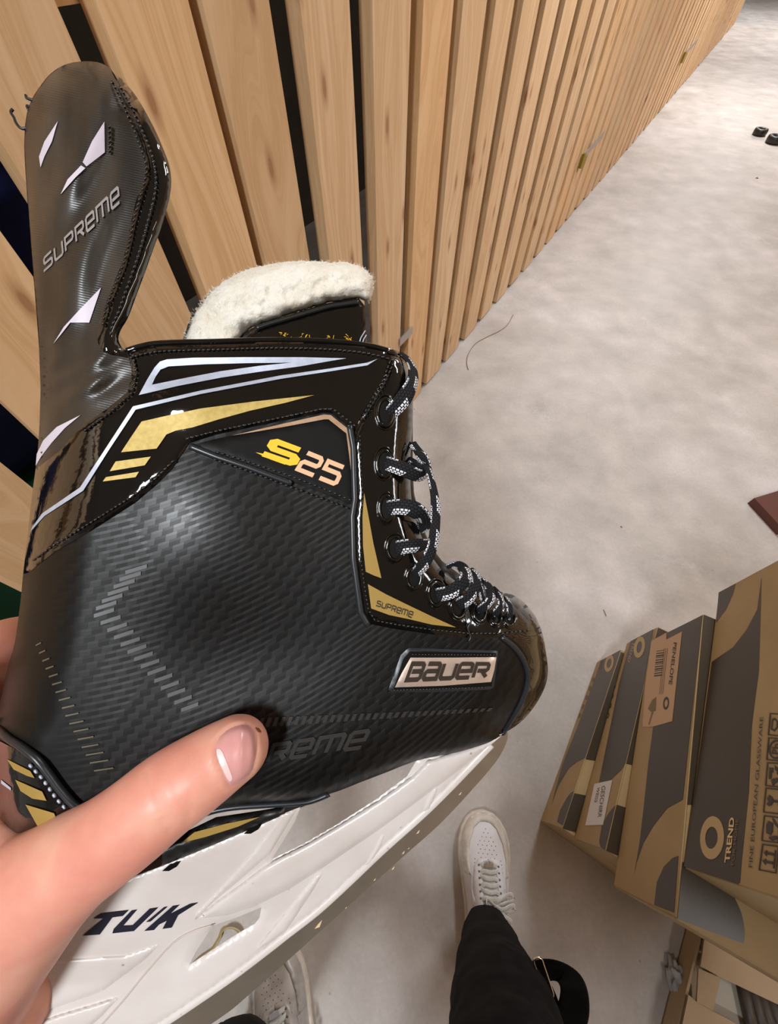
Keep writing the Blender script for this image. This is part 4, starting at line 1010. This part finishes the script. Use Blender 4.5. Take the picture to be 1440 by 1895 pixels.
# screws / marks along the sole edge
for (u, v) in [(317, 1607), (468, 1538)]:
    patch('holder_rivet', [(u - 17, v + 5), (u - 4, v - 6), (u + 17, v - 13), (u + 10, v - 3), (u - 4, v + 5)], M['black_matte'], hd, off=.0006, z=zh, thick=.001, step=10)
tq = [(177, 1692), (354, 1674), (326, 1716), (160, 1731)]
def sq(q): return [quadmap(tq, x, y) for x, y in q]
tt = MB()
for q in ([(.05, 0), (.34, -.02), (.31, .22), (.20, .24), (.15, 1.02), (-.04, 1.0), (.10, .25), (.0, .2)], [(.37, .02), (.43, 0), (.37, .72), (.47, .74), (.56, .02), (.65, .0), (.53, 1.0), (.29, 1.02), (.28, .8)],
          [(.71, .02), (.75, 0), (.66, .62), (.61, .62)], [(.80, .0), (.87, -.02), (.83, .36), (.98, -.02), (1.06, -.04), (.93, .45), (.95, 1.0), (.85, 1.02), (.84, .66), (.78, .80), (.76, 1.04), (.65, 1.04)]):
    patch('', sq(q), None, z=zh, off=.0005, thick=.0005, step=10, into=tt)
tt.build('holder_lettering', M['navyprint'], hd)
# runner
STL = cr([(120, 2070), (200, 2020), (300, 1955), (413, 1880), (455, 1846), (540, 1771), (672, 1652), (750, 1582), (812, 1527), (867, 1469), (917, 1411), (937, 1375), (940, 1355)], 4)
zr = lambda U, V: ZB(U) + MID - .0022 + 0 * V
rn = patch('runner', [(905, 1360)] + [(u - 6, v - 8) for u, v in RIM[::-1]] + STL, M['steel'], z=zr, off=0, thick=.0044, step=14)
m = MB()
for (u, v, a) in [(588, 1712, 12), (727, 1607, 5), (746, 1578, 5), (756, 1570, 3), (773, 1540, 6), (851, 1469, 5), (693, 1628, 4), (640, 1680, 3)]:
    patch('rust_fleck', [(u - a * .5, v + a * .6), (u + a * .1, v - a * .2), (u + a * .7, v - a * .8), (u + a * .3, v + a * .3)], M['rust'], rn, z=zr, off=.0002, thick=.0003, step=20, edge=20)

# ------------------------------------------------------------------ the person: hand, trousers, sneakers
PN = thing('person', G(880, 1760, 0), 'person in black trousers and white sneakers, gripping the skate with the bare left hand', 'person')
def sphere(mb, c, r, n=12, sc=None):
    V = []; F = []
    for i in range(n + 1):
        th = math.pi * i / n
        for k in range(2 * n):
            ph = math.pi * k / n; V.append(Vector(c) + Vector((math.sin(th) * math.cos(ph), math.sin(th) * math.sin(ph), math.cos(th))) * r)
    for i in range(n):
        for k in range(2 * n):
            a = i * 2 * n + k; b = i * 2 * n + (k + 1) % (2 * n); F.append((a, a + 2 * n, b + 2 * n, b))
    mb.add(V, F)
def chain(mb, pts, n_=8):
    """(u, v, depth, radius px at that depth)"""
    q = cr(pts, n_); C3 = [P(u, v, d) for u, v, d, r in q]; R3 = [r * d / FP for u, v, d, r in q]
    mb.tube(C3, R3, 20); sphere(mb, C3[0], R3[0]); sphere(mb, C3[-1], R3[-1])
hb = MB()
# thumb
chain(hb, [(437, 1385, .1545, 60), (402, 1407, .1530, 66), (357, 1437, .1505, 72), (308, 1470, .1495, 76), (247, 1520, .1490, 79), (189, 1562, .1490, 82), (138, 1595, .1500, 90), (72, 1645, .1530, 106), (-5, 1705, .1580, 122)])
# ball of the thumb, wrist and forearm
chain(hb, [(105, 1630, .1520, 88), (20, 1710, .1560, 112), (-55, 1795, .1620, 128), (-125, 1910, .170, 140), (-250, 2170, .180, 160), (-430, 2600, .20, 180)])
# palm
chain(hb, [(20, 1690, .162, 95), (-40, 1600, .172, 100), (-70, 1500, .182, 95), (-80, 1400, .192, 90), (-78, 1300, .200, 80)])
chain(hb, [(-20, 1830, .180, 120), (-110, 1700, .195, 120), (-130, 1560, .205, 110), (-130, 1420, .212, 100)])
chain(hb, [(-60, 1900, .190, 120), (-160, 1780, .215, 115), (-170, 1640, .225, 105)])
chain(hb, [(30, 1600, .160, 62), (0, 1560, .166, 60), (-50, 1500, .178, 70)])
# four fingers wrapped behind the boot
chain(hb, [(-85, 1330, .200, 78), (-45, 1270, .212, 78), (5, 1215, .228, 66), (60, 1190, .252, 52), (110, 1180, .262, 44), (165, 1165, .264, 38)])
chain(hb, [(-130, 1430, .212, 70), (-90, 1400, .235, 60), (-30, 1370, .258, 52), (60, 1340, .268, 46), (150, 1310, .268, 42), (215, 1290, .268, 36)])
chain(hb, [(-150, 1540, .222, 66), (-110, 1510, .246, 58), (-40, 1480, .268, 50), (60, 1455, .272, 45), (140, 1430, .270, 40), (200, 1410, .268, 34)])
chain(hb, [(-165, 1640, .228, 60), (-130, 1620, .252, 52), (-60, 1600, .272, 44), (30, 1580, .276, 38), (100, 1560, .272, 34), (140, 1545, .268, 29)])
tmp = hb.build('tmp_hand', M['skin'])
rmd = tmp.modifiers.new('r', 'REMESH'); rmd.mode = 'VOXEL'; rmd.voxel_size = .0013; rmd.use_smooth_shade = True
smd = tmp.modifiers.new('s', 'SMOOTH'); smd.factor = .6; smd.iterations = 22
dg = bpy.context.evaluated_depsgraph_get(); me = tmp.evaluated_get(dg).to_mesh()
hv = [v.co.copy() for v in me.vertices]; hf = [tuple(p_.vertices) for p_ in me.polygons]
tmp.evaluated_get(dg).to_mesh_clear(); bpy.data.objects.remove(tmp)
# creases, nail bed and tendons on the side turned to the camera
def crease(line, w_, dep):
    global hv
    pj = np.array([proj(v) for v in hv]); d = segdist(pj[:, 0], pj[:, 1], line); k = dep * np.exp(-(d / w_) ** 2)
    for i in np.nonzero((k > abs(dep) * .02) if dep > 0 else (k < -abs(dep) * .02))[0]:
        if pj[i, 2] < .165: hv[i] = hv[i] + (hv[i] - CAM).normalized() * float(k[i])
crease(cr([(271, 1425), (274, 1455), (284, 1490), (303, 1528), (312, 1542)], 4), 2.6, .00055)
crease(cr([(350, 1475), (352, 1500), (345, 1525)], 4), 5, .0003)
crease(cr([(300, 1440), (312, 1475), (330, 1505)], 4), 9, -.0003)
NAIL = cr([(400, 1376), (412, 1358), (430, 1346), (450, 1341), (465, 1346), (472, 1362), (474, 1392), (468, 1424), (452, 1444), (432, 1454), (420, 1448), (409, 1424), (400, 1400)], 4, True)
crease(NAIL + [NAIL[0]], 4.0, .0006)
crease([(u + (u - 438) * .17, v + (v - 1397) * .13) for u, v in NAIL[:12] + NAIL[34:]], 7, -.0005)
crease(cr([(-10, 1512), (20, 1524), (45, 1532)], 4), 5, .0008)
# nail patch laid on the thumb
bv = BVHTree.FromPolygons(hv, hf)
def zhand(U, V):
    out = []
    for u, v in zip(np.asarray(U, float), np.asarray(V, float)):
        r = ray(u, v); h, n_, i_, d_ = bv.ray_cast(CAM, r.normalized()); out.append((h - CAM).dot(FW) if h else .150)
    return np.array(out)
# hand is the body; it closes over the fingers' bones as one surface
hand = obj('hand', hv, hf, M['skin'], PN)
def znail(U, V):
    base = zhand(U, V); return base
nail = patch('thumbnail', NAIL, M['nail'], hand, z=znail, off=.0006, thick=.0010, step=5, dome=(11, .0007), edge=4)
patch('lunula_glint', cr([(401, 1388), (408, 1387), (416, 1402), (425, 1425), (430, 1440), (424, 1446), (412, 1424), (403, 1402)], 3, True), M['lunula_glint'], nail, z=znail, off=.0007, thick=.0003, step=4, edge=4)  # lunula side of the nail, its white highlight painted in as pale colour
patch('finger_scab', cr([(473, 1346), (480, 1348), (484, 1355), (478, 1354)], 3, True), mat('scab', (.22, .06, .03), .6), hand, z=zhand, off=.0002, thick=.0004, step=4, edge=3)

# sneakers -----------------------------------------------------------------
SL_, SW_ = .305, .0625
def swid(y):                                    # half width along the shoe, y from heel 0 to toe 1
    ys = [0, .03, .10, .25, .42, .58, .70, .80, .88, .94, .98, 1.0]; ws = [.0, .022, .034, .038, .040, .0465, .0520, .0515, .0455, .0345, .0205, .0]
    return 1.12 * float(np.interp(y, ys, ws))
def shei(y):
    return float(np.interp(y, [0, .08, .25, .36, .45, .60, .72, .85, .95, 1], [.086, .094, .092, .090, .086, .074, .064, .053, .043, .034]))
def sz(x, y):
    w_ = max(swid(y), .001); t = min(1, abs(x) / w_); return .024 + (shei(y) - .024) * (1 - t ** 2.8) ** .5
def sneaker(origin, ang, upper, label, tint):
    root = bpy.data.objects.new('sneaker', None); COL.objects.link(root); root.parent = PN; root.location = Vector(origin) - PN.location
    root['label'] = label
    ex = Vector((math.cos(ang), math.sin(ang), 0)); ey = Vector((-math.sin(ang), math.cos(ang), 0))
    def W(x, y, z): return Vector(origin) + ex * x + ey * ((y - 1) * SL_) + Vector((0, 0, z))   # origin under the toe tip
    # sole
    ys = [1 - math.cos(math.pi * i / 2 / 16) for i in range(17)]; yy = sorted(set([0.5 * (1 - math.cos(math.pi * i / 44)) for i in range(45)]))
    right = [(swid(y) * 1.0 + .0035, y) for y in yy]; ring = [(x, y) for x, y in right] + [(-x, y) for x, y in right[::-1]]
    V = []; F = []; zs_ = [(0, .985), (.003, 1.02), (.016, 1.03), (.024, 1.015), (.027, .97)]; n_ = len(ring)
    for z, k in zs_:
        for x, y in ring: V.append(W(x * k, .5 + (y - .5) * (1 + (k - 1) * .4), z))
    for i in range(len(zs_) - 1):
        for k in range(n_): F.append((i * n_ + k, i * n_ + (k + 1) % n_, (i + 1) * n_ + (k + 1) % n_, (i + 1) * n_ + k))
    F += [tuple(range(n_ - 1, -1, -1)), tuple((len(zs_) - 1) * n_ + k for k in range(n_))]
    obj('sole', V, F, M['midsole'], root)
    # upper
    V = []; F = []; NP = 26
    for y in yy:
        w_ = max(swid(y), .0005)
        for k in range(NP + 1):
            x = -w_ * math.cos(math.pi * k / NP); V.append(W(x, y, sz(x, y) if 0 < k < NP else .022))
    for i in range(len(yy) - 1):
        for k in range(NP): a = i * (NP + 1) + k; F.append((a, a + 1, a + NP + 2, a + NP + 1))
    up = obj('upper', V, F, upper, root)
    def sp(name, poly, mt, off, thick=.002, step=.006, holes=(), parent=up, dome=None):
        poly = densify(poly, .004); holes = [densify(h, .004) for h in holes]
        sc = 1000; pp = [(x * sc, y * SL_ * sc) for x, y in [(a, b / SL_) for a, b in poly]]; hh = [[(x * sc, y * sc) for x, y in h] for h in holes]
        vv, Fc = cdt(pp, hh, step * sc); ds = segdist(vv[:, 0], vv[:, 1], pp, True)
        for h in hh: ds = np.minimum(ds, segdist(vv[:, 0], vv[:, 1], h, True))
        top = [W(x / sc, y / sc / SL_, sz(x / sc, y / sc / SL_) + off - (dome or 0) * float(prof(np.array([d]), 3.0)[0])) for (x, y), d in zip(vv, ds)]
        bot = [p_ - Vector((0, 0, thick)) for p_ in top]; n0 = len(top); E_ = boundary(Fc)
        Fc = [f[::-1] for f in Fc]
        return obj(name, top + bot, Fc + [tuple(i + n0 for i in f[::-1]) for f in Fc] + [(q, q + n0, p_ + n0, p_) for p_, q in E_], mt, parent)
    def P_(pts): return [(x, y * SL_) for x, y in pts]
    def outl(y0, y1, s_, k): return [(s_ * swid(y) * k, y) for y in np.linspace(y0, y1, 14)]
    # worn mudguard round the toe, perforated toe box, stay panels
    rim_o = outl(.60, .985, -1, .97) + [(0, .992)] + outl(.60, .985, 1, .97)[::-1]
    rim_i = [(.0405, .60), (.043, .70), (.038, .80), (.026, .89), (.012, .925), (0, .93), (-.012, .925), (-.026, .89), (-.038, .80), (-.043, .70), (-.0405, .60)]
    sp('toe_overlay', P_(rim_o + rim_i), M['midsole'] if tint else upper, .0026, dome=.0018)
    m = MB()
    for j, yv in enumerate([.885, .86, .835, .81, .785, .76, .735, .712]):
        n_h = [1, 2, 3, 4, 5, 4, 5, 4][j]
        for i in range(n_h):
            x = (i - (n_h - 1) / 2) * .0105 + (.0 if j % 2 else 0); c = W(x, yv, sz(x, yv) + .0004)
            m.tube([c, c + Vector((0, 0, .0004))], .00095, 8)
    for s_ in (-1, 1):
        for i in range(5):
            c = W(s_ * (.030 + .0015 * (i % 2)), .70 - i * .022, sz(.030, .70 - i * .022) + .0006); m.tube([c, c + Vector((0, 0, .0005))], .0009, 8)
    m.build('perforations', M['hole'], up)
    for s_ in (-1, 1):
        sp('eyestay', P_([(s_ * .012, .30), (s_ * .033, .30), (s_ * .036, .45), (s_ * .036, .58), (s_ * .033, .66), (s_ * .024, .70), (s_ * .010, .712), (s_ * .0, .712), (s_ * .0, .69), (s_ * .012, .675), (s_ * .016, .62), (s_ * .017, .45)]), upper, .0022, dome=.0014)
        m = MB()
        for lst in ([(.0385, .60), (.046, .64), (.047, .70), (.044, .74)], [(.037, .42), (.040, .52), (.0395, .60)]):
            q = cr(lst, 5); m.tube([W(s_ * x, y, sz(x, y) + .0008) for x, y in q], .0008, 6)
        m.build('seam', M['grey_line'], up)
        sp('side_mark', P_([(s_ * .0375, .30), (s_ * .0385, .42), (s_ * .041, .52), (s_ * .0400, .535), (s_ * .034, .47), (s_ * .031, .42), (s_ * .030, .38), (s_ * .034, .40)]), M['grey_line'] if not tint else mat('pale_grey_mark', (.56, .55, .60), .45), .0014)
    sp('tongue', P_([(-.014, .30), (.014, .30), (.0145, .66), (.008, .685), (-.008, .685), (-.0145, .66)]), M['lace_white'], .0006)
    # laces
    lb = MB()
    for i, y in enumerate([.668, .632, .596, .560, .524, .488]):
        bend = .0035 * (1 if i % 2 else -1) if i else 0
        q = cr([(-.022, y - bend / SL_), (-.012, y + .004, ), (0, y), (.012, y + .004), (.022, y + bend / SL_)], 5)
        pts = [W(x, yv, sz(x, yv) + .0035 - .004 * (abs(x) / .022) ** 4) for x, yv in q]
        lb.ribbon(pts, [ey] * len(pts), [.0042] * len(pts), .0013, 10)
    bow = [[(0, .475, .010), (.010, .49, .018), (.026, .515, .020), (.042, .53, .016), (.050, .51, .008), (.046, .485, .006), (.030, .475, .010), (.008, .47, .012)],
           [(0, .47, .012), (.012, .455, .020), (.030, .46, .020), (.046, .47, .014), (.052, .45, .006), (.044, .43, .006), (.026, .44, .012), (.006, .465, .012)],
           [(0, .47, .012), (.014, .44, .014), (.026, .41, .012), (.040, .385, .004), (.048, .365, -.01)],
           [(.0, .47, .012), (-.010, .49, .008), (-.012, .455, .008), (0, .44, .012), (.008, .47, .016)]]
    for b_ in bow:
        q = cr(b_, 5); pts = [W(x, y, sz(min(x, .034), y) + dz) for x, y, dz in q]
        lb.ribbon(pts, [Vector((0, 0, 1)) * .4 + ey] * len(pts), [.0038] * len(pts), .0012, 10)
    lb.build('laces', M['lace_white'], root)
    for s_ in (-1, 1):
        for y in [.668, .632, .596, .560, .524, .488]:
            m = MB(); c = W(s_ * .0225, y, sz(.0225, y) + .0024); m.tube([c, c + Vector((0, 0, .0004))], .0022, 10); m.build('lace_hole', M['hole'], up)
    m = MB(); c = W(-.010, .663, sz(0, .668) + .0052); m.box(c, ex * .020, ey * .0075, Vector((0, 0, .0022))); m.build('lace_plate', M['metal'] if tint else M['grey_line'], root, False)
    # collar and heel
    m = MB(); q = cr([(-.013, .40), (-.026, .30), (-.031, .18), (-.024, .07), (0, .04), (.024, .07), (.031, .18), (.026, .30), (.013, .40)], 5)
    m.tube([W(x, y, .088 + .012 * (1 - y)) for x, y in q], .0068, 10); m.build('collar', upper, root)
    m = MB(); m.tube([W(0, .17, .05), W(0, .17, .096)], .026, 20); m.build('lining', M['sock'], root)
    return root, W
# right foot: its toe tip and heading come from the floor
ot = G(893, 1499, .02); ot.z = 0; oh = G(909, 1790, .05); hd_ = (ot - oh); ang = math.atan2(-hd_.x, hd_.y)
r1, W1 = sneaker(ot, ang, M['sneaker'], 'right sneaker, clean white leather with worn beige toe rim', True)
ol = G(497, 1742, .02); ol.z = 0; oh2 = G(540, 2010, .05); hd2 = ol - oh2; ang2 = math.atan2(-hd2.x, hd2.y)
r2, W2 = sneaker(ol, ang2, M['sneaker_grey'], 'left sneaker, scuffed grey-white with creased straps', False)
# trousers ------------------------------------------------------------------
def leg(name, pts, label=None):
    """(u, v, z, radius m)"""
    q = cr(pts, 8); V = []; F = []; n_ = 40; rs2 = random.Random(5)
    C3 = [G(u, v, z) for u, v, z, r in q]
    for i, c in enumerate(C3):
        t = (C3[min(i + 1, len(C3) - 1)] - C3[max(i - 1, 0)]).normalized(); a = Vector((1, 0, 0)); a = (a - t * a.dot(t)).normalized(); b = t.cross(a)
        for k in range(n_):
            th_ = 2 * math.pi * k / n_; r = q[i][3]; p_ = Vector((math.cos(th_) * 2, math.sin(th_) * 2, c.z * 14))
            r *= 1 + .07 * noise.noise(p_) + .035 * noise.noise(p_ * 2.7)
            V.append(c + a * (r * math.cos(th_)) + b * (r * math.sin(th_)))
    for i in range(len(C3) - 1):
        for k in range(n_): F.append((i * n_ + k, i * n_ + (k + 1) % n_, (i + 1) * n_ + (k + 1) % n_, (i + 1) * n_ + k))
    F += [tuple(range(n_ - 1, -1, -1)), tuple((len(C3) - 1) * n_ + k for k in range(n_))]
    return MBset(name, V, F, label)
def MBset(name, V, F, label):
    return obj(name, V, F, M['trouser'], PN, label=label)

leg('trouser_leg', [(903, 1722, .075, .043), (904, 1735, .11, .050), (908, 1765, .22, .056), (916, 1815, .34, .064), (930, 1870, .44, .070), (938, 1905, .50, .071), (945, 1985, .57, .074), (955, 2120, .66, .080), (975, 2350, .75, .086)])
leg('trouser_leg', [(455, 1985, .075, .043), (450, 1995, .12, .050), (438, 2000, .25, .056), (430, 2010, .38, .064), (420, 2060, .50, .070), (415, 2180, .58, .075), (400, 2400, .68, .08)])

# webbing strap hanging beside the knee
def GT(u, v, d): return P(u, v, d)
ST = thing('webbing_strap', P(1040, 1800, .58), 'black webbing strap loop with a slim metal ring, hanging right of the black trouser leg', 'strap')
def strip(name, pts, mt, parent, th=.0012):
    """(u, v, depth, half width px)"""
    q = cr(pts, 7); p3 = [P(u, v, d) for u, v, d, w_ in q]; W = []
    for i, (u, v, d, w_) in enumerate(q):
        a = q[max(0, i - 1)]; b = q[min(len(q) - 1, i + 1)]; du, dv = b[0] - a[0], b[1] - a[1]; L = math.hypot(du, dv) + 1e-6
        W.append(RT * (-dv / L) - UP * (du / L) + FW * .35)
    m = MB(); m.ribbon(p3, W, [w_ * d / FP for u, v, d, w_ in q], th, 10); return m.build(name, mt, parent)
strip('strap_band', [(970, 1815, .60, 34), (1000, 1800, .585, 33), (1025, 1797, .575, 30), (1048, 1806, .57, 26), (1062, 1830, .575, 24), (1062, 1865, .58, 26), (1050, 1900, .585, 28), (1035, 1960, .59, 28)], M['trouser'], ST)
strip('strap_band', [(985, 1800, .60, 22), (1003, 1835, .605, 24), (1018, 1880, .60, 24), (1030, 1940, .59, 24)], M['trouser'], ST)
rc = [(988, 1776), (992, 1773), (998, 1772), (1003, 1775), (1024, 1838), (1024, 1843), (1018, 1846), (1012, 1846), (1008, 1841), (988, 1781)]
m = MB(); p3 = [P(u, v, .555) for u, v in rc]; m.tube(p3 + [p3[0]], .0013, 8, False); m.build('metal_ring', M['metal'], ST)
# maroon printed carton corner at the right edge
c = G(1437, 990, 0); mb_ = MB(); mb_.box(c, (.16, .05, 0), (-.04, .14, 0), (0, 0, .035))
tag(mb_.build('small_carton', M['maroon'], None, False, origin=c), 'maroon flat packet on the floor at the right frame edge', 'packet')
# unseen jacket, added for its shade and reflections: hips, trunk, shoulders and the sleeve that leads to the holding hand
jb = MB()
def chain3(mb, pts, n_=6):
    q = cr(pts, n_); C3 = [Vector(p[:3]) for p in q]; mb.tube(C3, [p[3] for p in q], 20); sphere(mb, C3[0], q[0][3]); sphere(mb, C3[-1], q[-1][3])
chain3(jb, [(-.02, -.47, .80, .15), (-.02, -.48, .95, .145), (-.02, -.50, 1.12, .15), (-.02, -.52, 1.30, .16), (-.02, -.53, 1.42, .13)])
chain3(jb, [(-.17, -.53, 1.42, .085), (0, -.53, 1.45, .09), (.15, -.53, 1.42, .085)])
wr_ = P(-430, 2600, .20)
chain3(jb, [(-.20, -.53, 1.40, .075), (-.25, -.50, 1.24, .062), (-.26, -.44, 1.10, .056), ((-.26 + wr_.x) / 2, (-.40 + wr_.y) / 2, (1.08 + wr_.z) / 2, .050), (wr_.x, wr_.y, wr_.z, .050)])
tmp = jb.build('tmp_jacket', M['trouser']); md = tmp.modifiers.new('r', 'REMESH'); md.mode = 'VOXEL'; md.voxel_size = .009; md2 = tmp.modifiers.new('s', 'SMOOTH'); md2.iterations = 12
dg = bpy.context.evaluated_depsgraph_get(); me = tmp.evaluated_get(dg).to_mesh()
jv = [v.co.copy() for v in me.vertices]; jf = [tuple(p_.vertices) for p_ in me.polygons]
tmp.evaluated_get(dg).to_mesh_clear(); bpy.data.objects.remove(tmp)
obj('unseen_jacket', jv, jf, M['trouser'], PN)
